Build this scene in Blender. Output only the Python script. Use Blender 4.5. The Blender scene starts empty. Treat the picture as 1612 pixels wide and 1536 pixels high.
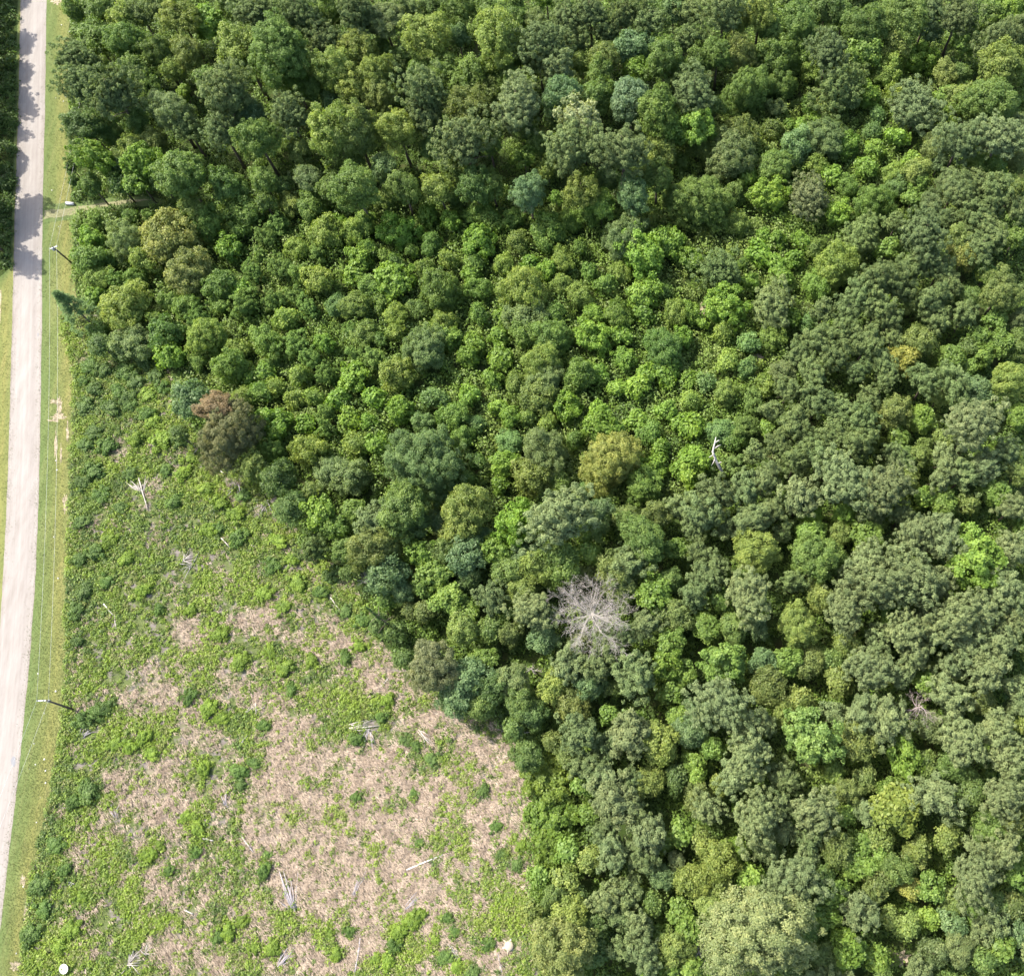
import bpy, math, random
import numpy as np
from mathutils import Vector, Matrix
from mathutils.geometry import tessellate_polygon
random.seed(7)
rng = np.random.default_rng(11)
R_ = math.radians
scene = bpy.context.scene
C = scene.collection

# ------------------------------------------------------------------ camera, sky, sun, exposure
F, PX, PY, TILT, CAMH = 1462.0, 1024.0, 768.0, R_(20), 150.0
cam_d = bpy.data.cameras.new('camera')
cam = bpy.data.objects.new('camera', cam_d); C.objects.link(cam)
cam.location = (0, 0, CAMH); cam.rotation_euler = (TILT, 0, 0)
cam_d.sensor_fit = 'HORIZONTAL'; cam_d.sensor_width = 36
cam_d.lens = F / 1612 * 36
cam_d.shift_x = (806 - PX) / 1612
cam_d.clip_start = 1; cam_d.clip_end = 3000
scene.camera = cam

SUN_EL, SUN_AZ = R_(52), math.atan2(-0.86, 0.5)      # azimuth from +Y, clockwise: sun up and to the left
sd = Vector((math.sin(SUN_AZ) * math.cos(SUN_EL), math.cos(SUN_AZ) * math.cos(SUN_EL), math.sin(SUN_EL)))
world = bpy.data.worlds.new('World'); scene.world = world; world.use_nodes = True
wn = world.node_tree; wn.nodes.clear()
sky = wn.nodes.new('ShaderNodeTexSky'); sky.sky_type = 'NISHITA'; sky.sun_disc = False
sky.sun_elevation = SUN_EL; sky.sun_rotation = SUN_AZ
sky.air_density = 1.0; sky.dust_density = 3.0; sky.ozone_density = 0.3
bg = wn.nodes.new('ShaderNodeBackground'); bg.inputs['Strength'].default_value = 0.15
wo = wn.nodes.new('ShaderNodeOutputWorld')
wn.links.new(sky.outputs[0], bg.inputs['Color']); wn.links.new(bg.outputs[0], wo.inputs['Surface'])
sun_d = bpy.data.lights.new('sun', 'SUN'); sun_d.energy = 3.35; sun_d.angle = R_(0.53); sun_d.color = (1, 0.945, 0.85)
sun = bpy.data.objects.new('sun', sun_d); C.objects.link(sun)
sun.rotation_euler = sd.to_track_quat('Z', 'Y').to_euler()
vs = scene.view_settings
vs.view_transform = 'Standard'; vs.look = 'None'; vs.gamma = 1; vs.use_curve_mapping = False
vs.exposure = 1.78
scene.cycles.max_bounces = 6; scene.cycles.diffuse_bounces = 3; scene.cycles.transmission_bounces = 3

# ------------------------------------------------------------------ helpers
CT, ST = math.cos(TILT), math.sin(TILT)
def at(px, py, z=0.0):
    """where the ray of a photo pixel meets the height z"""
    u, v = (px - PX) / F, (PY - py) / F
    y, zz = v * CT + ST, v * ST - CT
    s = (CAMH - z) / -zz
    return Vector((u * s, y * s, z))
def to_px(x, y, z=0.0):
    dz = z - CAMH
    v = y * CT + dz * ST; w = y * ST - dz * CT
    return PX + F * x / w, PY - F * v / w
def mpp(py, z=0.0):
    v = (PY - py) / F
    return (CAMH - z) / (CT - v * ST) / F

def tag(o, label=None, cat=None, group=None, kind=None):
    for k, v in (('label', label), ('category', cat), ('group', group), ('kind', kind)):
        if v: o[k] = v
    return o
def link(name, me, mat=None, parent=None):
    o = bpy.data.objects.new(name, me); C.objects.link(o)
    if mat is not None and me is not None and len(me.materials) == 0: me.materials.append(mat)
    if parent: o.parent = parent
    return o
def empty(name, loc, rz=0):
    o = bpy.data.objects.new(name, None); C.objects.link(o)
    o.location = loc; o.rotation_euler = (0, 0, rz); o.empty_display_size = .5
    return o
def np_mesh(name, V, Fq, attrs=None, smooth=False):
    me = bpy.data.meshes.new(name)
    n, m, k = len(V), len(Fq), Fq.shape[1]
    me.vertices.add(n); me.vertices.foreach_set('co', np.ascontiguousarray(V, np.float32).ravel())
    me.loops.add(m * k); me.loops.foreach_set('vertex_index', np.ascontiguousarray(Fq, np.int32).ravel())
    me.polygons.add(m); me.polygons.foreach_set('loop_start', np.arange(0, m * k, k, dtype=np.int32))
    me.update(calc_edges=True)
    if smooth: me.polygons.foreach_set('use_smooth', np.ones(m, bool))
    for a, val in (attrs or {}).items():
        at_ = me.attributes.new(a, 'FLOAT', 'POINT'); at_.data.foreach_set('value', np.ascontiguousarray(val, np.float32))
    me.validate()
    return me
def unit(a):
    return a / np.maximum(np.linalg.norm(a, axis=1, keepdims=True), 1e-9)
def leaves(name, P, N, size, asp, attrs):
    """rhombus leaves at P facing N; size per leaf is half its length"""
    n = len(P); N = unit(N)
    T = unit(np.cross(N, unit(rng.normal(size=(n, 3))))); B = np.cross(N, T)
    s = np.asarray(size).reshape(-1, 1) * np.ones((n, 1)); a = s * asp
    bend = N * s * .22
    V = np.stack([P - T * s - bend, P + B * a, P + T * s - bend, P - B * a], 1).reshape(-1, 3)
    return np_mesh(name, V, np.arange(4 * n).reshape(-1, 4), {k: np.repeat(v, 4) for k, v in attrs.items()})
class Tubes:
    def __init__(s): s.V, s.F = [], []
    def add(s, pts, rad, k=6):
        pts = [Vector(p) for p in pts]; base = sum(len(v) for v in s.V)
        rows = []
        for i, p in enumerate(pts):
            d = (pts[min(i + 1, len(pts) - 1)] - pts[max(i - 1, 0)]).normalized()
            a = d.orthogonal().normalized(); b = d.cross(a)
            if i:   # keep rings from twisting
                a = (pa - d * pa.dot(d)).normalized(); b = d.cross(a)
            pa = a
            rows.append([list(p + (a * math.cos(t) + b * math.sin(t)) * rad[i]) for t in (2 * math.pi * j / k for j in range(k))])
        s.V.append(np.array([v for r in rows for v in r] + [list(pts[0]), list(pts[-1])]))
        n = len(pts)
        for i in range(n - 1):
            for j in range(k):
                s.F.append((base + i * k + j, base + i * k + (j + 1) % k, base + (i + 1) * k + (j + 1) % k, base + (i + 1) * k + j))
        for j in range(k):
            s.F.append((base + n * k, base + (j + 1) % k, base + j, base + n * k)[:3] + (base + n * k,))
            s.F.append((base + n * k + 1, base + (n - 1) * k + j, base + (n - 1) * k + (j + 1) % k, base + n * k + 1))
    def mesh(s, name):
        me = bpy.data.meshes.new(name)
        fs = [f if len(set(f)) == 4 else tuple(dict.fromkeys(f)) for f in s.F]
        me.from_pydata(np.concatenate(s.V).tolist(), [], fs); me.update()
        me.polygons.foreach_set('use_smooth', np.ones(len(me.polygons), bool))
        return me

# ------------------------------------------------------------------ materials
def nodes(name):
    m = bpy.data.materials.new(name); m.use_nodes = True
    nt = m.node_tree; nt.nodes.clear()
    return m, nt, nt.nodes.new, nt.links.new
def ramp(nt, fac, stops):
    r = nt.nodes.new('ShaderNodeValToRGB'); e = r.color_ramp.elements
    while len(e) < len(stops): e.new(.5)
    for i, (p, c) in enumerate(stops): e[i].position = p; e[i].color = (*c, 1)
    nt.links.new(fac, r.inputs[0]); return r.outputs[0]
def noise(nt, scale, detail=5, rough=.6, vec=None):
    n = nt.nodes.new('ShaderNodeTexNoise'); n.inputs['Scale'].default_value = scale
    n.inputs['Detail'].default_value = detail; n.inputs['Roughness'].default_value = rough
    if vec is not None: nt.links.new(vec, n.inputs['Vector'])
    return n.outputs['Fac']
def mix(nt, fac, a, b, mode='MIX'):
    x = nt.nodes.new('ShaderNodeMix'); x.data_type = 'RGBA'; x.blend_type = mode
    for s, v in ((x.inputs[0], fac), (x.inputs[6], a), (x.inputs[7], b)):
        if isinstance(v, (int, float)): s.default_value = v
        elif isinstance(v, tuple): s.default_value = (*v, 1)
        else: nt.links.new(v, s)
    return x.outputs[2]
def finish(m, nt, col, rough=.8, spec=.2, bump=None, bstr=.3, bdist=.05, transl=0):
    p = nt.nodes.new('ShaderNodeBsdfPrincipled'); o = nt.nodes.new('ShaderNodeOutputMaterial')
    if isinstance(col, tuple): p.inputs['Base Color'].default_value = (*col, 1)
    else: nt.links.new(col, p.inputs['Base Color'])
    p.inputs['Roughness'].default_value = rough; p.inputs['Specular IOR Level'].default_value = spec
    if bump is not None:
        b = nt.nodes.new('ShaderNodeBump'); b.inputs['Strength'].default_value = bstr; b.inputs['Distance'].default_value = bdist
        nt.links.new(bump, b.inputs['Height']); nt.links.new(b.outputs[0], p.inputs['Normal'])
    if transl:
        t = nt.nodes.new('ShaderNodeBsdfTranslucent')
        tc = mix(nt, 1.0, col, (1.25, 1.3, .55), 'MULTIPLY'); nt.links.new(tc, t.inputs['Color'])
        s = nt.nodes.new('ShaderNodeMixShader'); s.inputs[0].default_value = transl
        nt.links.new(p.outputs[0], s.inputs[1]); nt.links.new(t.outputs[0], s.inputs[2]); nt.links.new(s.outputs[0], o.inputs[0])
    else: nt.links.new(p.outputs[0], o.inputs[0])
    return m
def foliage_mat(name, spec=.35, rough=.5, transl=.3):
    m, nt, new, lk = nodes(name)
    oi = new('ShaderNodeObjectInfo'); va = new('ShaderNodeAttribute'); va.attribute_name = 'var'
    tone = ramp(nt, va.outputs['Fac'], [(0, (.62, .68, .6)), (.5, (1, 1, 1)), (1, (1.5, 1.34, 1.3))])
    col = mix(nt, 1.0, oi.outputs['Color'], tone, 'MULTIPLY')
    return finish(m, nt, col, rough, spec, transl=transl)
M_LEAF = foliage_mat('broad_leaves', .3, .55, .42)
M_NEEDLE = foliage_mat('pine_needles', .2, .65, .32)
def scrub_mat(name, stops, transl=.3):
    m, nt, new, lk = nodes(name)
    t = new('ShaderNodeAttribute'); t.attribute_name = 'tint'; v = new('ShaderNodeAttribute'); v.attribute_name = 'var'
    col = ramp(nt, t.outputs['Fac'], stops)
    tone = ramp(nt, v.outputs['Fac'], [(0, (.7, .7, .65)), (1, (1.3, 1.25, 1.2))])
    return finish(m, nt, mix(nt, 1.0, col, tone, 'MULTIPLY'), .55, .3, transl=transl)
M_UNDER = scrub_mat('undergrowth_leaves', [(0, (.05, .09, .02)), (.35, (.085, .145, .03)), (.6, (.12, .195, .028)), (.8, (.135, .19, .05)), (1, (.16, .225, .04))])
M_SCRUB = scrub_mat('scrub_leaves', [(0, (.055, .10, .028)), (.3, (.10, .155, .042)), (.55, (.15, .222, .036)), (.8, (.20, .285, .038)), (1, (.17, .19, .07))])
M_DRY = scrub_mat('dry_grass_blades', [(0, (.15, .118, .092)), (.5, (.32, .262, .215)), (.85, (.42, .355, .30)), (1, (.17, .18, .07))], .25)
M_TURF = scrub_mat('turf_blades', [(0, (.06, .095, .03)), (.5, (.10, .125, .04)), (1, (.165, .165, .065))], .3)
def bark_mat(name, a, b, scale=6):
    m, nt, new, lk = nodes(name)
    tc = new('ShaderNodeTexCoord'); n = noise(nt, scale, 6, .7, tc.outputs['Object'])
    return finish(m, nt, ramp(nt, n, [(.3, a), (.7, b)]), .9, .1, n, .5, .03)
M_BARK = bark_mat('bark', (.06, .045, .035), (.16, .13, .10))
M_DEAD = bark_mat('weathered_bare_wood', (.26, .235, .205), (.42, .385, .34))
M_DEADPINK = bark_mat('reddish_bare_wood', (.20, .16, .145), (.35, .295, .27))
M_WHITEWOOD = bark_mat('bleached_wood', (.30, .28, .25), (.48, .455, .42))
M_SLASH = bark_mat('grey_slash', (.18, .165, .165), (.38, .35, .35))
M_POLE = bark_mat('pole_timber', (.05, .04, .035), (.11, .09, .075), 3)
M_ARM = bark_mat('crossarm_timber', (.45, .44, .42), (.62, .61, .59), 3)
def geo(nt):
    g = nt.nodes.new('ShaderNodeNewGeometry'); return g.outputs['Position']
def plain(name, c, rough=.5, spec=.4):
    m, nt, new, lk = nodes(name)
    n = noise(nt, 12, 3, .5, geo(nt))
    return finish(m, nt, ramp(nt, n, [(.3, tuple(x * .85 for x in c)), (.7, c)]), rough, spec)
def mapping(nt, scale, rot=0):
    mp = nt.nodes.new('ShaderNodeMapping'); mp.inputs['Scale'].default_value = scale; mp.inputs['Rotation'].default_value = (0, 0, rot)
    nt.links.new(geo(nt), mp.inputs['Vector']); return mp.outputs[0]

m, nt, new, lk = nodes('forest_floor')
n1 = noise(nt, .35, 6, .65, geo(nt)); n2 = noise(nt, 4, 5, .7, geo(nt))
c = mix(nt, n2, ramp(nt, n1, [(.35, (.022, .034, .010)), (.5, (.035, .052, .014)), (.65, (.06, .048, .026))]), (.03, .05, .012))
M_FLOOR = finish(m, nt, c, .95, .05, n2, .6, .1)

m, nt, new, lk = nodes('cut_over_ground')
n1 = noise(nt, .16, 5, .6, geo(nt)); n2 = noise(nt, 1, 6, .7, mapping(nt, (.5, 1.6, 1), R_(-27))); n3 = noise(nt, 6, 4, .7, geo(nt))
tan_c = ramp(nt, n2, [(.3, (.085, .066, .05)), (.5, (.19, .155, .122)), (.7, (.27, .225, .185))])
grn = ramp(nt, n3, [(.35, (.045, .065, .02)), (.65, (.10, .115, .045))])
ta = new('ShaderNodeAttribute'); ta.attribute_name = 'tan'
mm = new('ShaderNodeMath'); mm.operation = 'ADD'; lk(ta.outputs['Fac'], mm.inputs[0])
m2 = new('ShaderNodeMath'); m2.operation = 'MULTIPLY_ADD'; lk(n1, m2.inputs[0]); m2.inputs[1].default_value = 1.2; m2.inputs[2].default_value = -.6
lk(m2.outputs[0], mm.inputs[1])
fac = ramp(nt, mm.outputs[0], [(.2, (0, 0, 0)), (.62, (1, 1, 1))])
greyc = ramp(nt, n2, [(.3, (.075, .065, .058)), (.7, (.17, .15, .135))])
under = mix(nt, ramp(nt, noise(nt, .5, 4, .6, geo(nt)), [(.5, (0, 0, 0)), (.6, (1, 1, 1))]), grn, greyc)
M_CUT = finish(m, nt, mix(nt, fac, under, tan_c), .95, .05, n2, .7, .12)

m, nt, new, lk = nodes('mown_verge_turf')
n1 = noise(nt, 1, 5, .6, mapping(nt, (.9, .06, 1), R_(4))); n2 = noise(nt, 5, 5, .7, geo(nt)); n3 = noise(nt, .12, 3, .5, geo(nt))
a = ramp(nt, n1, [(.3, (.06, .085, .032)), (.5, (.09, .11, .042)), (.72, (.14, .138, .066))])
b = ramp(nt, n2, [(.3, (.065, .085, .034)), (.7, (.125, .128, .06))])
c = mix(nt, .45, a, b)
vu = new('ShaderNodeUVMap'); sx = new('ShaderNodeSeparateXYZ'); lk(vu.outputs[0], sx.inputs[0])
wt = ramp(nt, sx.outputs[0], [(0, (.85, 1, .85)), (.45, (1.1, 1.12, .9)), (.75, (1.5, 1.3, 1.05)), (1, (1.2, 1.15, 1))])
M_VERGE = finish(m, nt, mix(nt, 1.0, c, wt, 'MULTIPLY'), .95, .05, n2, .5, .05)

m, nt, new, lk = nodes('pale_chip_seal')
uv = new('ShaderNodeUVMap'); sx = new('ShaderNodeSeparateXYZ'); lk(uv.outputs[0], sx.inputs[0])
mp = new('ShaderNodeMapping'); mp.inputs['Scale'].default_value = (14.3, .23, 1); mp.inputs['Location'].default_value = (.37, .21, 3.4); lk(uv.outputs[0], mp.inputs[0])
n1 = noise(nt, 1, 2, .4, mp.outputs[0]); n2 = noise(nt, .45, 7, .7, mapping(nt, (1.7, .35, 1), .1)); n3 = noise(nt, 25, 2, .5, geo(nt))
base = ramp(nt, sx.outputs[0], [(0, (0.124, 0.101, 0.077)), (.06, (0.191, 0.167, 0.148)), (.2, (0.210, 0.193, 0.175)), (.3, (0.180, 0.164, 0.148)), (.42, (0.216, 0.199, 0.181)), (.58, (0.216, 0.199, 0.181)), (.7, (0.175, 0.158, 0.144)), (.8, (0.204, 0.187, 0.170)), (.93, (0.184, 0.166, 0.143)), (1, (0.118, 0.094, 0.070))])
c = mix(nt, .5, base, ramp(nt, n1, [(.3, (0.151, 0.133, 0.118)), (.7, (0.235, 0.218, 0.199))]))
c = mix(nt, .35, c, ramp(nt, n2, [(.35, (0.131, 0.112, 0.095)), (.65, (0.235, 0.218, 0.199))]))
M_ROAD = finish(m, nt, c, .85, .2, n3, .2, .01)

m, nt, new, lk = nodes('bare_sand')
n1 = noise(nt, 2, 6, .65, geo(nt))
M_SAND = finish(m, nt, ramp(nt, n1, [(.3, (.15, .13, .075)), (.6, (.29, .24, .175))]), .95, .05, n1, .4, .05)
M_TRACK = plain('worn_grassy_dirt', (.175, .172, .095), .95, .05)
M_PATCH = plain('worn_road_patch', (.17, .17, .175), .9, .1)
M_WHITE = plain('white_enamel', (.42, .42, .42), .4, .5)
M_GREYMETAL = plain('grey_metal', (.35, .35, .36), .4, .5)
M_WIRE = plain('dull_aluminium_wire', (.45, .46, .47), .5, .5)
M_PALEBOX = plain('pale_cut_wood', (.34, .29, .21), .8, .2)
M_LITTER = plain('white_paper', (.42, .41, .38), .8, .2)

GRID = np.random.default_rng(5).random((64, 64))
def vnoise(x, y, scale, octs=3, seed=0):
    t = a = 0.0; w = 1.0
    for o in range(octs):
        fx, fy = x / scale + 17.3 * seed + 5.1 * o, y / scale + 9.7 * seed + 3.3 * o
        ix, iy = math.floor(fx), math.floor(fy); u, v = fx - ix, fy - iy
        u, v = u * u * (3 - 2 * u), v * v * (3 - 2 * v); g = lambda i, j: GRID[(ix + i) % 64, (iy + j) % 64]
        t += w * ((g(0, 0) * (1 - u) + g(1, 0) * u) * (1 - v) + (g(0, 1) * (1 - u) + g(1, 1) * u) * v); a += w; w *= .55; scale *= .5
    return t / a
# ------------------------------------------------------------------ the setting
def sheet(name, pts, z, mat, kind='structure'):
    vs_ = [Vector((p[0], p[1], 0)) for p in pts]
    tri = tessellate_polygon([vs_])
    me = bpy.data.meshes.new(name); me.from_pydata([(p[0], p[1], z) for p in pts], [], [tuple(t) for t in tri]); me.update()
    o = link(name, me, mat); o['kind'] = kind
    for p in me.polygons:
        if p.normal.z < 0: p.flip()
    return o
def strip(name, left, right, z, mat, across=8):
    """a ribbon between two ground lines, u across, v along in metres / 10"""
    V, Fc, UV = [], [], []; d = 0
    for i, (l, r) in enumerate(zip(left, right)):
        if i: d += (Vector(l) - Vector(left[i - 1])).length
        for j in range(across + 1):
            t = j / across; V.append((l[0] + (r[0] - l[0]) * t, l[1] + (r[1] - l[1]) * t, z)); UV.append((t, d / 10))
    w = across + 1
    for i in range(len(left) - 1):
        for j in range(across): Fc.append((i * w + j, i * w + j + 1, (i + 1) * w + j + 1, (i + 1) * w + j))
    me = bpy.data.meshes.new(name); me.from_pydata(V, [], Fc); me.update()
    ul = me.uv_layers.new(name='UVMap')
    for lp in me.loops: ul.data[lp.index].uv = UV[lp.vertex_index]
    for p in me.polygons:
        if p.normal.z < 0: p.flip()
    o = link(name, me, mat); o['kind'] = 'structure'; return o
def interp(tab, y):
    ys = [t[0] for t in tab]; return float(np.interp(y, ys, [t[1] for t in tab]))
def line(tab, y0=-60, y1=1600, step=12, jit=0, z=0):
    """tab of photo rows and columns -> ground points, continued straight past the frame"""
    ys = list(np.arange(y0, y1 + 1, step)); ts = [t[0] for t in tab]
    out = []
    s0 = (tab[1][1] - tab[0][1]) / (tab[1][0] - tab[0][0]); s1 = (tab[-1][1] - tab[-2][1]) / (tab[-1][0] - tab[-2][0])
    for y in ys:
        x = tab[0][1] + s0 * (y - tab[0][0]) if y < ts[0] else tab[-1][1] + s1 * (y - tab[-1][0]) if y > ts[-1] else interp(tab, y)
        p = at(x, y, z); out.append((p.x + random.uniform(-jit, jit), p.y))
    a, b = Vector(out[0]), Vector(out[4]); da = (a - b).normalized(); out.insert(0, tuple(a + da * 300))
    a, b = Vector(out[-1]), Vector(out[-5]); da = (a - b).normalized(); out.append(tuple(a + da * 200))
    return out
ROAD_R = [(0, 73.5), (170, 71), (330, 67), (512, 66), (640, 64), (768, 61.5), (900, 56.5), (1024, 48), (1110, 40), (1191, 32), (1280, 22), (1359, 12.5), (1476, -1), (1536, -9)]
ROAD_L = [(0, 32.5), (170, 29), (330, 23.5), (512, 19), (640, 15.5), (768, 11.5), (900, 5.5), (1024, -2.5), (1110, -11), (1191, -20), (1280, -31), (1359, -41), (1476, -55), (1536, -63)]
VERGE_R = [(0, 110), (200, 108), (300, 112), (345, 118), (430, 116), (512, 122), (600, 118), (768, 111), (900, 106), (1024, 105), (1150, 97), (1250, 80), (1350, 56), (1450, 41), (1536, 31)]
VERGE_L = [(0, 54), (300, 46), (425, 42), (450, 4), (512, 1), (768, -8), (1024, -22), (1536, -84)]  # shoulder cut back along the upper road, dark floor there deepens the shade
me = bpy.data.meshes.new('ground'); me.from_pydata([(-900, -700, 0), (900, -700, 0), (900, 1100, 0), (-900, 1100, 0)], [], [(0, 1, 2, 3)]); me.update()
link('ground', me, M_FLOOR)['kind'] = 'structure'
strip('road', line(ROAD_L, jit=.05), line(ROAD_R, jit=.05), .016, M_ROAD, 10)
strip('grass_verge', line([(y, x - 1.5) for y, x in ROAD_R]), line(VERGE_R, jit=.3), .008, M_VERGE, 6)
strip('grass_shoulder', line([(y, x - 26) for y, x in VERGE_L]), line([(y, x + 1.5) for y, x in ROAD_L]), .008, M_VERGE, 6)

# the cut-over field: a gridded sheet whose points know how bare they are
EDGE = [(95, 500), (150, 492), (200, 520), (262, 575), (285, 640), (330, 720), (400, 745), (450, 800), (480, 860), (545, 900), (580, 960), (600, 1010), (650, 1060), (720, 1100), (790, 1140), (825, 1200), (830, 1270), (850, 1340), (838, 1420), (850, 1480), (850, 1640), (0, 1640)]
FIELD = EDGE + [(31, 1536), (41, 1450), (56, 1350), (80, 1250), (97, 1150), (105, 1024), (106, 900), (111, 768), (118, 600)]
def inside(px, py, poly):
    c, n = False, len(poly)
    for i in range(n):
        (x1, y1), (x2, y2) = poly[i], poly[i - 1]
        if (y1 > py) != (y2 > py) and px < (x2 - x1) * (py - y1) / (y2 - y1) + x1: c = not c
    return c
TAN = [(600, 1250, 190, 75), (590, 1385, 200, 80), (730, 1185, 85, 38), (600, 1050, 45, 38), (650, 1085, 55, 30), (700, 1120, 50, 30), (240, 1085, 48, 45), (420, 975, 60, 26), (245, 1265, 55, 32), (460, 1240, 65, 50), (350, 1410, 75, 45), (330, 1500, 62, 40), (240, 1395, 40, 30), (550, 1185, 50, 40), (690, 1440, 70, 45), (760, 1330, 60, 55), (525, 875, 30, 22), (505, 1010, 50, 18), (290, 1000, 28, 22), (330, 1150, 30, 26), (270, 1200, 34, 22), (420, 1090, 55, 28), (450, 1150, 60, 30), (190, 1040, 18, 18), (480, 1500, 45, 22), (790, 1500, 30, 22), (570, 1490, 40, 26), (180, 1225, 26, 16), (230, 1330, 30, 14)]
SLASHP = [(228, 772, 26, 24), (295, 880, 22, 22), (375, 772, 26, 18), (418, 800, 22, 26), (575, 1150, 28, 40), (208, 1505, 34, 26), (600, 1490, 14, 10), (245, 885, 16, 14), (260, 905, 18, 12), (235, 1490, 24, 20), (345, 1290, 14, 14), (300, 690, 18, 14), (240, 700, 16, 10), (365, 1370, 16, 14), (720, 1495, 20, 14), (135, 1155, 14, 10), (620, 1160, 22, 10), (700, 1160, 28, 14), (325, 940, 22, 12), (140, 1450, 14, 12), (400, 1120, 14, 12)]
def tanness(px, py):
    t = 0.0
    for cx, cy, rx, ry in TAN:
        d = ((px - cx) / rx) ** 2 + ((py - cy) / ry) ** 2
        t = max(t, 1.25 * math.exp(-d * .75))
    return t
def slashness(px, py):
    return max(math.exp(-(((px - cx) / rx) ** 2 + ((py - cy) / ry) ** 2) * .9) for cx, cy, rx, ry in SLASHP)
def soft(px, py):     # slow wavy number 0..1 to break up edges
    return .5 + .25 * (math.sin(px * .071 + 1.3 * math.sin(py * .043)) + math.sin(py * .083 + 1.7 * math.sin(px * .052)))
def bare(px, py):
    p = at(px, py); return tanness(px, py) * .60 + (vnoise(p.x, p.y, 3.4, 4, 1) - .5) * 1.5 + (.14 if py > 1170 and px > 380 else -.13)
gx = np.arange(0, 872, 5); gy = np.arange(480, 1650, 5)
V, T, idx, Fc = [], [], {}, []
for i, y in enumerate(gy):
    for j, x in enumerate(gx):
        xx = max(x, interp(VERGE_R, y) - 2) if y <= 1536 else x
        p = at(xx, y); idx[i, j] = len(V); V.append((p.x, p.y, .004)); T.append(bare(xx, y) - .2 * slashness(xx, y))
for i in range(len(gy) - 1):
    for j in range(len(gx) - 1):
        if inside(gx[j] + 2, gy[i] + 2, EDGE) and (gy[i] > 1536 or gx[j + 1] > interp(VERGE_R, gy[i])):
            Fc.append((idx[i + 1, j], idx[i + 1, j + 1], idx[i, j + 1], idx[i, j]))
link('field', np_mesh('field', np.array(V), np.array(Fc), {'tan': T}), M_CUT)['kind'] = 'structure'

def blob(px, py, rx, ry, n=26, rag=.3):
    out = []
    for k in range(n):
        a = 2 * math.pi * k / n; r = 1 + random.uniform(-rag, rag)
        p = at(px + rx * r * math.cos(a), py + ry * r * math.sin(a)); out.append((p.x, p.y))
    return out
def pxpoly(pts, sub=5, jit=.15):
    out = []
    for i in range(len(pts)):
        a, b = pts[i], pts[(i + 1) % len(pts)]
        for k in range(sub):
            p = at(a[0] + (b[0] - a[0]) * k / sub, a[1] + (b[1] - a[1]) * k / sub)
            out.append((p.x + random.uniform(-jit, jit), p.y + random.uniform(-jit, jit)))
    return out
sheet('grass_track', pxpoly([(72, 352), (66, 322), (110, 319), (170, 312), (235, 309), (262, 315), (258, 325), (200, 326), (150, 333), (120, 345)]), .012, M_VERGE)
sheet('sandy_path', pxpoly([(69, 345), (69, 331), (100, 329), (150, 321), (205, 314), (240, 314), (200, 320), (150, 328), (120, 336), (100, 341)]), .020, M_TRACK)
for nm, q in (('sand_patch', (94, 640, 4, 15)), ('sand_patch', (91, 656, 11, 7)), ('sand_patch', (85, 662, 9, 2)), ('sand_patch', (86, 632, 6, 4)), ('sand_patch', (103, 793, 4, 13)), ('sand_patch', (106, 680, 2, 16)), ('sand_patch', (88, 700, 2, 26)), ('sand_patch', (96, 715, 1.6, 14)), ('sand_patch', (41, 1440, 3, 22)), ('sand_patch', (36, 1385, 4, 8)), ('sand_patch', (90, 2, 8, 5)), ('sand_patch', (-2, 478, 4, 26)), ('sand_patch', (24, 1520, 8, 7)), ('sand_patch', (1106, 494, 7, 14)), ('sand_patch', (1192, 562, 9, 6)), ('sand_patch', (1414, 1506, 16, 12))):
    sheet(nm, blob(*q, rag=.45), .020 + random.random() * .003, M_SAND)
sheet('road_patch', blob(21, 1197, 3.6, 8), .021, M_PATCH)
sheet('road_patch', blob(60, 527, 1, 3), .021, M_PATCH)

# ------------------------------------------------------------------ tree prototypes (radius 1, centred on the crown)
def rand_dirs(n, zmin=-.45):
    d = unit(rng.normal(size=(n * 5, 3))); d = d[d[:, 2] > zmin]
    out = np.zeros((0, 3))
    for v in d:          # spread lobes apart
        if len(out) >= n: break
        if len(out) == 0 or (out @ v).max() < 1 - 1.0 / n: out = np.vstack([out, v])
    if len(out) < n: out = np.vstack([out, d[rng.integers(len(d), size=n - len(out))]])
    return out
def wobbler(wob):
    ph = rng.uniform(0, 6.28, 6)
    def w(d):
        a = np.arctan2(d[:, 1], d[:, 0])
        return 1 + wob * (.5 * np.sin(2 * a + ph[0]) + .4 * np.sin(3 * a + ph[1]) * (1 - np.abs(d[:, 2])) + .35 * np.sin(5 * a + ph[2] + 3 * d[:, 2]) + .3 * np.sin(4 * d[:, 2] + ph[3]))
    return w
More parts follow.
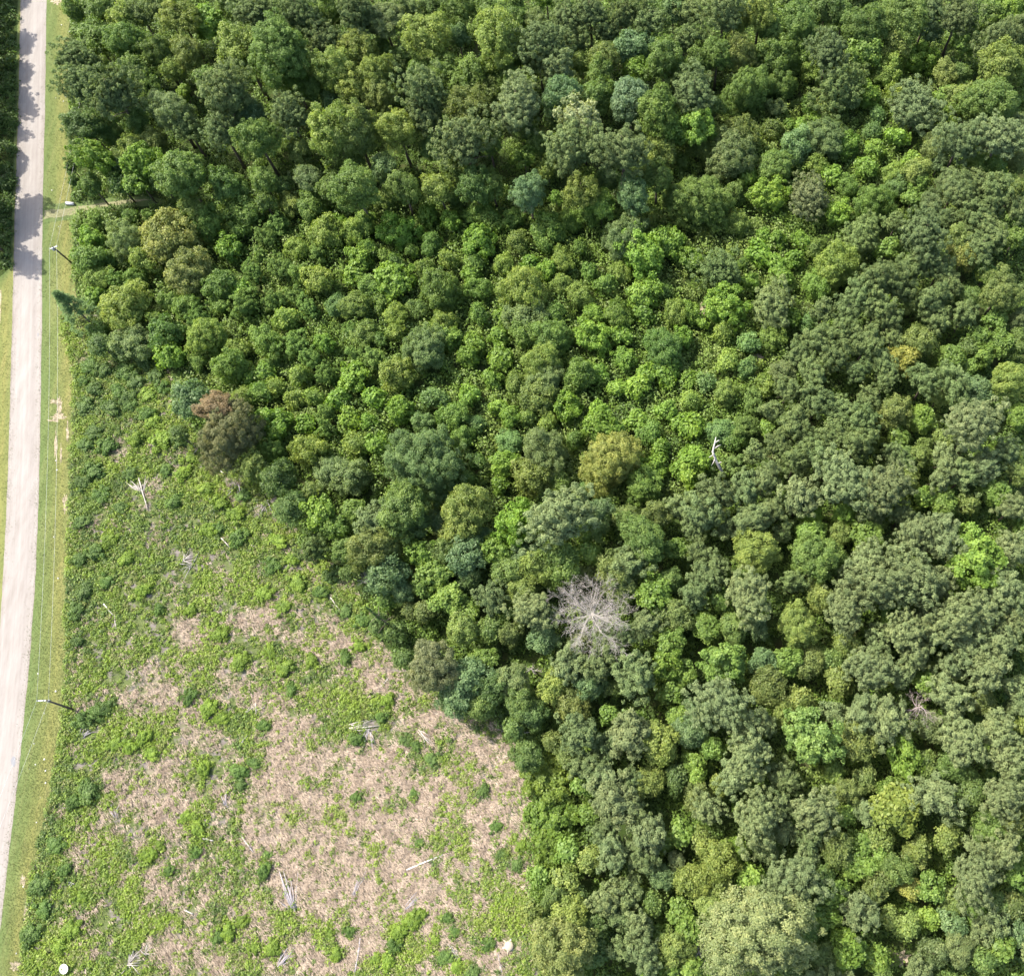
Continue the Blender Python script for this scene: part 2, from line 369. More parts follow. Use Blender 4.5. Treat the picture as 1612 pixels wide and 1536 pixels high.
def crown_mesh(name, r0, lobe=(.38, .95), leaf=.145, asp=.6, az=1.05, out=(.45, .9), wob=.3, face=.55, cov=2.3, dens=1.7, fill=.12):
    """a crown r0 metres across its radius, shrunk to 1: leaf lobes over an uneven dome"""
    wobble = wobbler(wob); lr = (lobe[0] / r0, lobe[1] / r0); leaf = leaf / r0
    lobes = max(9, int(dens * 5.2 * r0 ** 2)) if r0 < 6 else int(dens * 4.6 * r0 ** 2)
    N_all = cov * 10 / (2 * asp * leaf ** 2); per = N_all / lobes
    D = rand_dirs(lobes)
    LR = rng.uniform(*lr, lobes) * np.where(rng.random(lobes) < .15, 1.3, 1)
    LC = D * (np.minimum(rng.uniform(*out, lobes), 1.08 - LR * .85) * wobble(D))[:, None] * np.array([1, 1, az])
    lv = rng.uniform(0, 1, lobes)
    P, N, S, A = [], [], [], []
    for i in range(lobes):
        k = int(per * (LR[i] / np.mean(lr)) ** 1.7) + 3
        d = unit(rng.normal(size=(k, 3)) + D[i] * .8 + np.array([0, 0, .45]))
        q = rng.normal(size=3) * 2
        r = LR[i] * (1.04 - .5 * rng.random(k) ** 1.6 + .22 * (rng.random(k) < .12) * rng.random(k)) * (1 + .2 * np.sin(6 * d[:, 0] + q[0]) * np.sin(6 * d[:, 1] + q[1]) + .1 * np.sin(9 * d[:, 2] + q[2]))
        P.append(LC[i] + d * r[:, None] * np.array([1, 1, .85]))
        N.append(d * face + D[i] * .25 + np.array([0, 0, .3]) + rng.normal(size=(k, 3)) * .42)
        S.append(leaf * rng.uniform(.6, 1.3, k)); A.append(np.clip(.5 + .6 * (lv[i] - .5) + rng.normal(size=k) * .2, 0, 1))
    fill = int(N_all * fill)
    if fill:
        d = unit(rng.normal(size=(fill, 3))); r = rng.random(fill) ** .5 * .75
        P.append(d * (r * wobble(d))[:, None] * np.array([1, 1, az])); N.append(rng.normal(size=(fill, 3)) * .6 + d * .5 + np.array([0, 0, .3]))
        S.append(leaf * 1.3 * np.ones(fill)); A.append(np.full(fill, .45))
    return leaves(name, np.concatenate(P), np.concatenate(N), np.concatenate(S), asp, {'var': np.concatenate(A)})
def pine_mesh(name, r0, az=1.1, zmin=-.5, tuft=(.24, .56), wob=.34, cone=0, per=52, dens=1.6):
    """branch-end tufts of needles, each a small starry pad"""
    wobble = wobbler(wob); tr = (tuft[0] / r0, tuft[1] / r0); tufts = int(dens * 13 * r0 ** 2)
    D = rand_dirs(tufts, zmin)
    LC = D * (rng.uniform(.42, 1.0, tufts) * wobble(D))[:, None] * np.array([1, 1, az])
    if cone:
        z = rng.random(tufts) ** .8; aa = rng.uniform(0, 6.28, tufts); rr = (1 - z) * rng.uniform(.55, 1, tufts)
        LC = np.stack([rr * np.cos(aa), rr * np.sin(aa), (z * 2 - 1) * az], 1); D = unit(np.stack([np.cos(aa), np.sin(aa), .5 + 0 * aa], 1))
    P, N, S, A = [], [], [], []
    for i in range(tufts):
        R = rng.uniform(*tr) * (1 if not cone else .7); k = int(per * R / np.mean(tr))
        d = unit(rng.normal(size=(k, 3)) + D[i] * .5 + np.array([0, 0, .35]))
        P.append(LC[i] + d * (R * (.35 + .65 * rng.random(k) ** .6))[:, None] * np.array([1, 1, .8]))
        N.append(unit(d * .6 + D[i] * .2 + np.array([0, 0, .35]) + rng.normal(size=(k, 3)) * .38))
        S.append(R * rng.uniform(.26, .48, k)); A.append(np.clip(.5 + .4 * (rng.random() - .5) + rng.normal(size=k) * .15, 0, 1))
    if not cone:
        k = tufts * 6; d = unit(rng.normal(size=(k, 3)))
        P.append(d * (rng.random(k) ** .5 * .65)[:, None] * np.array([1, 1, az])); N.append(rng.normal(size=(k, 3)) * .6 + d + np.array([0, 0, .3])); S.append(.28 / r0 * np.ones(k)); A.append(np.full(k, .4))
    return leaves(name, np.concatenate(P), np.concatenate(N), np.concatenate(S), .36, {'var': np.concatenate(A)})
CLASSES = ((1.5, 0, 2.1), (2.7, 2.1, 3.5), (4.3, 3.5, 5.4), (7.2, 5.4, 99))
def family(fn, counts):
    return {k: [fn(c[0]) for _ in range(n)] for k, (c, n) in enumerate(zip(CLASSES, counts))}
PRO = {
    'broad': family(lambda r: crown_mesh('broad_crown', r), (6, 8, 4, 1)),
    'airy': family(lambda r: crown_mesh('airy_crown', r, (.4, .8), .12, .5, 1.0, (.5, .92), .28, .45, 2.4, 1.7), (2, 3, 2, 1)),
    'bold': family(lambda r: crown_mesh('bold_crown', r, (.45, 1.0), .21, .68, 1.1, (.45, .9), .38, .6, 2.4, .9), (4, 4, 2, 1)),
    'pine': family(lambda r: pine_mesh('pine_crown', r, random.choice((.9, 1.0, 1.15)), wob=random.choice((.3, .42))), (4, 8, 5, 1)),
    'young': family(lambda r: pine_mesh('young_crown', r, 1.3, -.7, wob=.32), (3, 1, 1, 1)),
    'cone': family(lambda r: pine_mesh('cone_crown', r, 2.2, cone=1, dens=2.2), (1, 1, 1, 1)),
}
for fam in PRO.values():
    for ms in fam.values():
        for me in ms: me.materials.append(M_NEEDLE if 'pine' in me.name or 'young' in me.name or 'cone' in me.name else M_LEAF)
def proto(pro, r):
    k = next(i for i, c in enumerate(CLASSES) if c[1] <= r < c[2]); return random.choice(PRO[pro][k])
def trunk_mesh(limbs):
    t = Tubes()
    pts = [(0, 0, 0), (.008, .004, .3), (-.006, .01, .62), (.004, 0, .92), (0, 0, 1.25)]
    t.add(pts, [.03, .022, .018, .012, .004], 7)
    for k in range(limbs):
        a = k * 2.4 + random.random(); z = .62 + .5 * k / limbs; L = .26 * (1.25 - z) + .1
        t.add([(0, 0, z), (L * .5 * math.cos(a), L * .5 * math.sin(a), z + L * .35), (L * math.cos(a), L * math.sin(a), z + L * .55)], [.009, .006, .002], 5)
    me = t.mesh('trunk'); me.materials.append(M_BARK); return me
TRUNKS = [trunk_mesh(7), trunk_mesh(9)]

# kind letter -> (object name, prototype, base colour, colour words, height factor)
PAL = {
    'p': ('pine_tree', 'pine', (0.112, 0.152, 0.058), 'olive-grey pine', 3.1),
    'P': ('pine_tree', 'pine', (0.150, 0.188, 0.080), 'pale grey-olive pine', 3.1),
    'q': ('plantation_pine', 'pine', (0.098, 0.138, 0.046), 'dull green plantation pine', 3.2),
    'j': ('young_pine', 'young', (0.082, 0.132, 0.034), 'dark bristly young pine', 2.6),
    'b': ('broadleaf_tree', 'broad', (0.108, 0.172, 0.034), 'mid-green broadleaf', 2.7),
    'l': ('broadleaf_tree', 'broad', (0.175, 0.225, 0.045), 'light yellow-green broadleaf', 2.7),
    'g': ('feathery_tree', 'airy', (0.140, 0.186, 0.070), 'soft sage-green tree', 2.7),
    't': ('feathery_tree', 'broad', (0.102, 0.172, 0.070), 'bluish-green tree', 2.6),
    'd': ('broadleaf_tree', 'broad', (0.070, 0.126, 0.028), 'dark green broadleaf', 2.6),
    'v': ('large_leaved_tree', 'bold', (0.132, 0.222, 0.028), 'bright big-leaved tree', 2.5),
    'V': ('large_leaved_tree', 'bold', (0.175, 0.275, 0.032), 'vivid lime-green tree', 2.5),
    'o': ('broadleaf_tree', 'broad', (0.135, 0.170, 0.040), 'olive-tinged broadleaf', 2.6),
    'f': ('feathery_tree', 'bold', (0.226, 0.268, 0.125), 'whitish-green tree', 2.6),
    'y': ('broadleaf_tree', 'broad', (0.240, 0.245, 0.045), 'yellowish broadleaf', 2.6),
    'k': ('cedar_tree', 'cone', (0.054, 0.100, 0.030), 'dark pointed cedar', 5.0),
}
# crowns read off the photograph, tile by tile: x y radius kind (tile pixels, 2.985 to a photo pixel)
TILES = {
 (0, 0): """370 45 60 b;460 50 70 b;585 95 75 l;660 70 60 g;760 20 70 p;850 90 95 l;980 110 75 v;1090 30 70 b;1200 60 90 p;1410 70 95 p;1540 60 80 b;450 190 70 b;590 200 80 b;350 270 80 p;460 330 60 b;740 240 80 b;640 340 75 b;880 250 75 o;820 330 60 l;1140 240 110 l;1310 250 125 b;1370 150 60 v;1530 190 80 p;1570 320 100 l;380 400 90 p;540 440 100 p;700 420 60 b;990 380 60 b;1060 430 120 p;870 440 35 v;1390 400 70 v;1470 420 60 b;1360 540 90 p;410 590 85 d;800 520 100 g;870 590 70 p;1040 610 90 p;1180 560 80 t;1210 650 100 b;1480 580 60 l;1570 620 110 l;530 640 50 b;620 690 55 l;730 670 60 o;440 740 90 v;560 790 50 t;680 760 85 v;1410 720 55 o;860 830 105 b;1240 850 60 b;1450 840 60 g;1560 880 60 b;330 780 28 j;345 850 28 j;430 872 52 b;650 850 60 v;560 862 45 d;1060 870 70 d;1130 880 50 b;1330 870 40 d;
900 980 60 l;700 1015 30 j;620 1020 34 d;450 1040 45 j;960 1050 85 b;1150 1000 80 b;1370 960 65 l;1460 970 70 b;600 1130 90 g;690 1230 75 l;440 1130 65 v;420 1230 70 b;470 1310 60 l;640 1310 60 b;1080 1170 65 v;1130 1080 50 b;1250 1110 60 j;1400 1170 60 l;1220 1200 40 j;1540 1100 70 l;1590 1070 50 v;1320 1260 60 j;1420 1300 60 b;1500 1320 80 l;1190 1290 60 j;1140 1370 55 v;1040 1350 70 d;600 1440 105 l;1030 1440 45 b;1150 1440 70 j;880 1440 60 b;800 1420 60 b;1290 1420 60 j;1390 1400 50 j;1450 1450 60 j;1580 1440 60 t;1350 1500 60 l;740 1500 50 l;950 1500 60 j;560 1320 50 j;520 1220 45 j;1310 1060 55 j;1490 1190 50 j""",
 (540, 0): """60 60 90 p;190 100 85 g;310 40 60 p;440 40 60 d;540 50 70 b;690 40 70 b;800 40 60 b;400 180 90 l;540 170 60 t;740 200 110 l;700 110 40 l;790 100 70 b;910 110 60 g;940 210 95 p;1050 90 80 p;1160 60 80 p;1090 190 60 p;1240 150 60 p;1330 70 70 p;1440 100 70 p;1550 60 70 t;60 250 90 l;180 230 50 b;290 250 60 d;160 360 80 l;70 390 80 l;250 340 50 p;360 340 60 b;480 330 70 b;620 350 75 b;830 270 60 b;920 290 60 p;1010 330 80 P;1120 300 60 l;1230 280 80 o;1370 230 75 t;1510 280 90 b;1600 200 60 p;1390 330 60 v;1200 370 80 b;1600 410 60 p;380 430 100 p;160 450 75 o;560 400 60 b;680 430 60 o;820 490 100 P;1030 470 95 t;1200 460 70 b;1480 530 100 b;1550 620 70 v;1000 560 50 d;60 620 110 o;260 610 95 l;380 560 80 p;430 700 60 d;590 530 100 o;570 660 105 p;680 660 70 b;860 620 60 d;850 740 60 v;920 680 50 b;1070 700 95 p;1160 660 60 b;1310 710 125 p;1480 700 60 l;1520 740 50 o;960 790 40 l;1470 830 80 b;1590 760 40 b;60 890 110 b;520 800 65 l;280 880 75 b;200 940 60 l;450 890 70 l;620 880 75 d;500 920 50 b;700 880 60 b;1120 900 95 l;1000 930 30 v;1210 960 60 v;1360 930 80 t;1570 940 70 b;400 1010 60 v;510 1040 60 v;650 1000 60 b;700 1040 55 b;590 1020 40 b;260 1090 85 v;100 1060 60 b;40 1090 60 l;800 1030 60 b;960 1090 70 b;1070 1040 60 b;1150 1020 60 b;640 1150 85 v;820 1140 60 o;1330 1120 105 g;1400 1200 120 v;1520 1150 75 v;1110 1160 50 b;420 1150 60 d;120 1170 50 b;80 1220 60 v;250 1240 50 d;200 1200 40 l;500 1220 60 l;620 1230 60 b;760 1250 60 l;880 1240 50 v;1030 1220 65 l;960 1270 60 v;60 1290 60 v;240 1320 80 v;130 1340 60 b;380 1260 50 o;460 1360 95 b;600 1290 40 v;640 1360 60 b;850 1370 110 l;1030 1340 60 o;1110 1390 60 o;1240 1340 60 b;1300 1290 60 l;1410 1390 70 v;1500 1370 50 d;60 1440 70 o;180 1420 50 b;250 1480 60 l;350 1450 50 g;480 1515 60 l;640 1480 60 b;860 1500 80 g;760 1490 50 v;1000 1470 50 b;1180 1480 60 v;1290 1480 70 b;1410 1480 60 v;1560 1470 65 l""",
 (1072, 0): """40 60 70 p;200 60 90 p;270 100 65 l;370 60 90 l;420 130 60 b;550 110 90 b;680 40 70 d;760 80 60 b;870 130 85 b;1050 90 100 b;1160 60 80 p;1300 80 90 p;1430 70 70 b;1540 50 80 v;1600 150 90 g;1480 200 90 p;50 180 60 p;170 260 80 b;280 250 80 o;90 280 60 b;450 290 100 b;560 250 55 v;690 250 90 p;860 250 70 v;1010 200 60 l;1120 290 80 v;630 340 65 l;1240 350 60 l;1310 350 50 b;980 340 70 l;1500 330 100 l;1600 320 50 v;60 430 90 p;310 430 120 b;470 400 80 b;750 430 105 p;880 450 60 v;1000 440 50 l;930 370 50 o;1330 460 70 l;1440 480 110 b;1240 470 50 v;1250 570 50 V;1540 490 50 b;80 590 80 v;540 690 75 t;430 610 50 o;510 590 30 v;560 600 35 v;630 560 30 v;680 650 95 g;780 680 60 v;900 620 50 t;1010 660 50 v;910 710 60 v;1310 660 90 p;1500 650 110 P;1590 600 60 g;100 680 80 l;270 650 90 o;230 740 105 g;440 790 85 b;640 780 55 l;870 790 50 v;1090 760 50 V;1210 770 40 t;1380 770 60 v;1470 780 50 v;1570 760 60 o;90 960 130 b;270 1050 65 o;420 930 85 V;710 830 50 v;780 880 60 d;1020 870 60 t;900 960 90 b;1000 820 60 l;1110 810 60 l;1120 860 50 v;1090 930 50 v;740 1010 70 V;1180 960 60 g;1290 880 80 g;1400 860 60 q;1560 900 60 l;1480 900 70 q;1350 960 60 q;1450 970 60 q;1580 980 60 q;1380 1030 60 q;1520 1050 50 v;1570 1120 50 v;1450 1090 70 q;1140 1100 115 p;850 1110 90 p;970 1170 50 v;1300 1140 60 l;1410 1160 70 q;390 1110 40 v;450 1130 50 v;560 1140 45 v;630 1170 50 o;180 1280 100 p;40 1220 60 v;290 1240 30 b;450 1250 65 v;530 1220 50 v;320 1330 50 v;480 1310 50 v;200 1450 95 v;730 1270 125 l;640 1350 70 b;40 1470 60 v;430 1440 100 P;600 1520 50 t;520 1500 50 v;940 1310 90 q;850 1380 70 q;1150 1210 70 q;1220 1260 60 q;1080 1260 60 q;1030 1350 60 q;1330 1200 70 y;1430 1290 50 v;1250 1330 60 q;1180 1410 70 q;1090 1420 50 l;1500 1370 90 o;1350 1400 50 b;1330 1480 60 q;920 1440 70 q;980 1490 60 q;780 1460 60 q;1200 1500 60 q;1480 1500 50 v;1590 1500 50 g""",
 (0, 512): """620 90 80 g;780 50 80 d;810 150 70 v;470 90 40 d;460 30 50 d;970 60 90 l;930 170 40 b;1120 120 60 l;1090 200 80 b;1250 70 70 b;1240 220 50 v;1390 100 60 j;1460 150 60 j;1280 160 50 j;1530 90 60 v;1410 240 60 l;1540 230 60 j;1180 250 40 v;1290 290 50 l;910 360 85 t;1140 350 60 l;1220 320 60 b;1290 470 75 v;1390 350 50 l;1480 340 55 l;1590 350 50 v;1440 470 50 v;1520 500 50 j;1460 590 90 l;1570 690 85 g;1310 720 80 d;1370 860 70 d;1510 880 80 v;1590 950 60 v;840 510 45 d""",
 (540, 512): """100 40 60 o;40 30 50 j;60 140 50 j;390 110 110 g;500 60 60 v;250 30 50 l;180 70 40 d;50 250 75 v;150 350 55 v;260 240 75 l;590 150 65 v;620 80 45 v;740 150 60 v;700 250 50 v;730 50 50 v;860 40 80 b;980 50 90 b;1180 60 85 v;1310 50 50 v;940 170 105 l;950 260 90 g;920 340 75 o;1110 240 75 b;1320 160 65 v;1500 110 100 d;1600 60 60 v;1430 230 50 v;1520 230 60 v;1200 220 45 v;1380 290 50 V;1290 300 50 v;270 400 70 v;430 340 60 t;600 330 55 v;380 460 60 t;520 430 70 b;730 390 50 v;790 430 60 v;870 430 50 o;960 380 40 v;1050 390 75 v;960 460 50 l;1090 540 50 d;1200 400 50 V;1210 480 70 v;1280 500 50 v;1380 450 60 v;1430 510 60 b;1520 400 60 v;1600 470 50 v;1490 580 50 v;40 720 80 g;60 560 60 o;160 560 60 v;30 440 50 V;560 530 60 b;780 550 60 t;950 600 125 g;760 650 70 v;890 710 80 o;1010 740 60 o;1450 690 70 v;1410 760 95 b;1130 770 40 t;1580 680 50 v;580 870 105 l;540 970 75 l;280 860 120 b;160 930 90 p;150 1040 105 o;50 880 60 v;330 930 70 d;440 920 50 t;1020 900 130 P;1210 870 65 t;1200 940 60 b;1330 900 65 o;1150 990 45 V;1400 1000 105 b;1470 890 70 o;1590 860 60 p;1160 1080 50 V;1560 1050 60 v;370 1070 75 v;470 1060 70 b;580 1080 85 t;720 1060 75 v;830 1080 60 t;780 1160 70 b;440 1160 70 v;200 1170 85 t;280 1250 55 t;380 1220 60 v;920 1140 75 l;1020 1120 95 b;980 1220 40 V;1270 1150 85 o;1340 1120 85 p;1310 1230 70 o;700 1280 75 p;840 1250 70 l;900 1340 100 P;500 1290 70 v;590 1350 55 v;600 1190 60 d;320 1340 40 o;390 1340 50 o;560 1430 70 l;690 1430 60 b;790 1450 60 o;940 1470 65 t;1460 1260 85 v;1540 1200 60 b;1570 1360 70 o;1540 1500 70 v;1430 1400 60 P;1310 1470 70 p;250 1440 50 b;200 1300 40 v;1110 1500 50 o;1240 1490 50 g""",
 (1072, 512): """200 30 60 l;220 170 60 l;310 200 55 t;40 260 50 v;110 270 50 t;400 280 50 l;210 320 60 o;430 60 60 l;490 220 60 g;1110 80 75 o;1270 150 60 v;1350 200 40 v;1420 150 50 v;1340 110 50 b;1500 90 60 v;1580 90 60 b;1540 260 95 l;1380 310 70 t;1210 340 45 l;1000 410 75 o;1130 440 65 V;1590 430 60 v;50 480 55 V;400 480 35 V;190 500 65 t;250 540 60 d;60 640 75 v;30 700 55 V;1020 530 50 v;750 980 60 l;870 1000 70 v;1380 1100 115 v;1340 1240 60 v;1000 1370 60 v;1140 810 50 V;1230 830 60 v;1350 840 50 l;1060 710 50 l;650 1270 70 l;760 730 115 P;560 810 95 P;960 760 105 P;1110 980 100 P;1230 1000 90 P;870 1130 95 P;930 1220 115 P;640 1090 105 b;350 1070 105 l;320 1270 105 P;160 1120 60 p;110 1190 70 p;60 1270 70 p;1080 1190 120 P;1200 1220 80 P;770 1320 95 P;550 1410 105 l;190 1290 50 v;120 1420 60 v;250 1420 60 b;360 1420 60 t;1280 1380 105 P;1050 1440 95 P;1180 1400 80 P;1420 1350 90 P;1530 1250 90 P;1550 1050 80 P;1580 1400 70 P;920 1490 60 P;1340 1490 80 P;1500 1490 80 P;150 790 85 p;110 880 80 p;300 780 80 p;400 720 70 p;330 920 90 p;260 660 60 p;430 870 65 p;60 940 60 p;1000 610 60 p;1040 640 60 b;1120 610 60 l;1250 640 70 P;1330 700 70 p;1420 660 80 P;1530 600 70 p;1220 730 60 P;1590 690 60 l;1560 860 70 P;900 900 60 p;1040 890 60 p;1480 790 60 v;660 620 70 q;830 560 80 q;540 640 70 q;850 450 80 q;720 520 70 q;600 550 60 q;880 360 60 q;1280 280 70 q;1150 260 70 q;960 260 60 q;620 230 70 q;720 140 70 q;560 140 60 q;870 80 70 q;640 70 70 q;760 30 60 q;950 180 60 q;830 210 60 q;640 360 70 q;530 460 70 q;450 560 65 q;750 400 60 q;350 600 55 q;300 480 60 q;340 360 60 q;430 400 50 q;1000 60 50 q""",
 (540, 1024): """600 130 80 t;800 150 70 g;660 40 60 v;540 210 85 t;700 190 80 d;830 250 70 b;640 260 65 b;1000 170 75 l;1060 60 75 P;1150 170 70 t;1200 60 80 p;1370 120 95 p;1520 70 80 v;1540 190 50 v;1600 100 60 v;1080 270 80 o;1250 300 50 v;1360 340 60 v;1110 390 90 p;1350 400 90 P;990 430 40 o;1230 450 60 p;1480 430 90 l;1580 320 60 v;890 300 65 d;870 490 70 d;1150 540 70 p;1220 600 75 P;1270 710 90 P;1350 750 70 p;1430 620 60 l;1350 620 60 p;1430 870 90 P;1230 850 60 p;1260 940 80 P;1400 970 70 p;1490 1060 70 t;1500 900 40 v;1590 860 60 v;1160 980 55 l;1060 950 55 v;1040 1080 60 l;1000 1150 65 b;920 1060 50 v;1240 1160 70 P;1350 1130 60 p;1450 1190 60 b;1290 1250 60 p;1390 1290 70 P;1060 1240 85 l;890 1220 50 l;1190 1290 50 d;1300 1400 60 p;1420 1430 70 P;1560 1400 70 l;1540 1500 60 v;1580 1230 50 v;1190 1420 60 d;1570 600 60 d""",
 (1072, 1024): """390 50 70 t;500 50 70 v;600 60 60 o;700 40 50 b;740 140 60 l;890 90 105 P;1100 30 70 P;1280 80 80 P;1440 90 90 P;1580 170 60 P;1260 200 80 P;190 260 120 P;410 160 80 o;380 340 60 P;70 290 60 t;40 370 70 t;840 300 80 P;980 320 95 P;830 420 95 o;1170 360 60 g;1050 500 80 v;1140 540 60 b;1320 420 100 P;1480 370 90 P;1540 490 90 P;1590 260 50 P;60 520 50 V;70 590 45 V;150 460 60 v;320 480 95 P;280 570 95 P;480 590 60 p;70 680 60 o;130 740 70 P;640 760 95 P;340 650 30 v;350 800 105 P;460 740 60 p;480 850 60 P;780 660 60 o;780 770 45 V;870 760 55 P;980 650 65 v;1210 690 105 P;1370 660 60 d;1520 690 105 P;1440 840 80 b;1560 790 80 o;1400 900 60 P;1500 930 80 P;1250 880 60 l;600 900 60 p;590 970 50 P;400 930 60 p;740 940 75 o;850 900 60 v;930 890 60 l;800 1000 60 v;900 980 60 v;1010 1020 70 b;1080 1120 50 y;1120 930 60 l;1090 980 60 o;1170 1110 70 v;1260 1180 50 l;1380 1070 105 P;930 1080 60 o;180 980 90 l;100 900 60 l;240 940 75 V;60 1080 80 l;180 1090 60 l;320 1070 60 V;530 1090 115 P;640 1060 60 b;830 1230 90 P;980 1250 50 l;900 1140 60 o;1170 1260 50 V;1060 1290 60 l;40 1320 60 v;40 1490 60 v;780 1400 95 v;910 1440 60 V;700 1450 60 d;1270 1280 60 t;1500 1390 60 v;1560 1200 50 o;1480 1180 50 b;1380 1220 50 v;1590 1330 50 t;1300 1400 70 g;1180 1420 60 g;1420 1450 60 b;1590 1060 60 v;520 1490 60 d""",
}
# trees that stand out, with labels of their own: x y radius kind colour label
SPECIAL = [
 (832, 303, 32, 'g', (.128, .208, .088), 'pale teal round-crowned tree standing alone beyond the low regrowth', 'the pale teal round tree', None),
 (915, 196, 36, 'f', None, 'white-frosted broadleaf crown among darker pines and oaks', 'the white-frosted crown', None),
 (991, 160, 32, 't', (.125, .195, .095), 'pale blue-green lobed crown just behind the white-frosted tree', 'the pale blue-green crown', None),
 (270, 378, 44, 'l', (0.184, 0.211, 0.051), 'broad pale yellow-green tree, taller of the two pale crowns near the cedar', 'the pale double crown', None),
 (297, 428, 39, 'l', (0.173, 0.206, 0.058), 'pale yellow-green dome directly in front of the broader pale crown', None, None),
 (1273, 312, 30, 'p', (.132, .160, .068), 'grey-brown pine with a thin crown, the brownest in the young wood', 'the grey-brown pine', None),
 (1444, 172, 38, 'p', (.124, .172, .070), 'spiky grey pine with radiating branches, tall over bright saplings', 'the spiky grey pine', None),
 (360, 684, 48, 'r', (.142, .152, .062), 'large thin-leaved brownish tree with a rusty top at the edge of the cut-over field', 'the rusty-topped tree', None),
 (672, 730, 68, 'g', (.110, .175, .058), 'widest spreading blue-green oak-like crown in the middle of the wood', 'the widest blue-green crown', None),
 (962, 727, 50, 'y', (.205, .232, .055), 'mustard-yellow broadleaf tree, the only such colour in the middle of the wood', 'the mustard-yellow tree', None),
 (812, 824, 36, 'V', (0.124, 0.221, 0.024), 'vivid green upright tree beside a dark gap', 'the vivid upright tree', None),
 (1420, 568, 23, 'y', (.215, .225, .045), 'golden-green round crown among dull plantation pines', 'the golden-green crown', None),
 (1530, 668, 42, 'P', None, 'wide grey-green pine crown among vivid saplings above the paler pines', 'the wide grey-green pine', None),
 (682, 1050, 42, 'g', (0.162, 0.183, 0.083), 'pale sage fine-leaved dome on the edge of the tan field', 'the pale sage dome', None),
 (1139, 1045, 37, 'V', (.140, .225, .048), 'feathery vivid green tree, upper of two such among pale pines', 'the upper feathery tree', None),
 (1277, 1165, 46, 'V', (.145, .225, .055), 'feathery vivid green tree, lower of two such, with spreading sprays', 'the lower feathery tree', None),
 (1276, 846, 24, 'V', (.145, .235, .045), 'saturated green sapling crown, upper of two beside a dark gap', None, None),
 (1276, 848 - 40, 18, 'V', None, 'small lime-green crown poking out between plantation pines', None, None),
 (1330, 810, 18, 'V', (.14, .235, .036), 'small emerald treetop boxed in by grey-olive pines', None, None),
 (1411, 1272, 34, 'V', (.145, .190, .036), 'olive-gold glossy broadleaf below the reddish dead treetop', 'the olive-gold glossy tree', None),
 (1189, 1470, 78, 'y', (.190, .228, .090), 'biggest tan-green flowering crown at the bottom of the wood', 'the big tan-green crown', None),
 (885, 1493, 50, 'l', (0.178, 0.211, 0.064), 'feathery pale green tree beside the pale stump', 'the feathery pale tree', None),
 (1106, 508, 12, 'v', None, 'little green sapling in the sandy gap between taller crowns', 'the sandy gap', None),
 (866, 1225, 38, 'c', (0.124, 0.180, 0.024), 'vine-smothered mound of yellow-green leaves by the tan field, hindmost of three', 'the vine mounds', None),
 (872, 1285, 38, 'c', (0.103, 0.170, 0.024), 'vine-smothered mound of green leaves by the tan field, middle of three', None, None),
 (866, 1335, 32, 'c', (0.108, 0.170, 0.025), 'low vine-covered mound by the tan field, frontmost of three', None, None),
]
PAL['r'] = ('feathery_tree', 'airy', (.09, .085, .04), 'brownish broadleaf', 2.0)
PAL['c'] = ('vine_mound', 'bold', (.1, .17, .03), 'vine mound', 1.2)

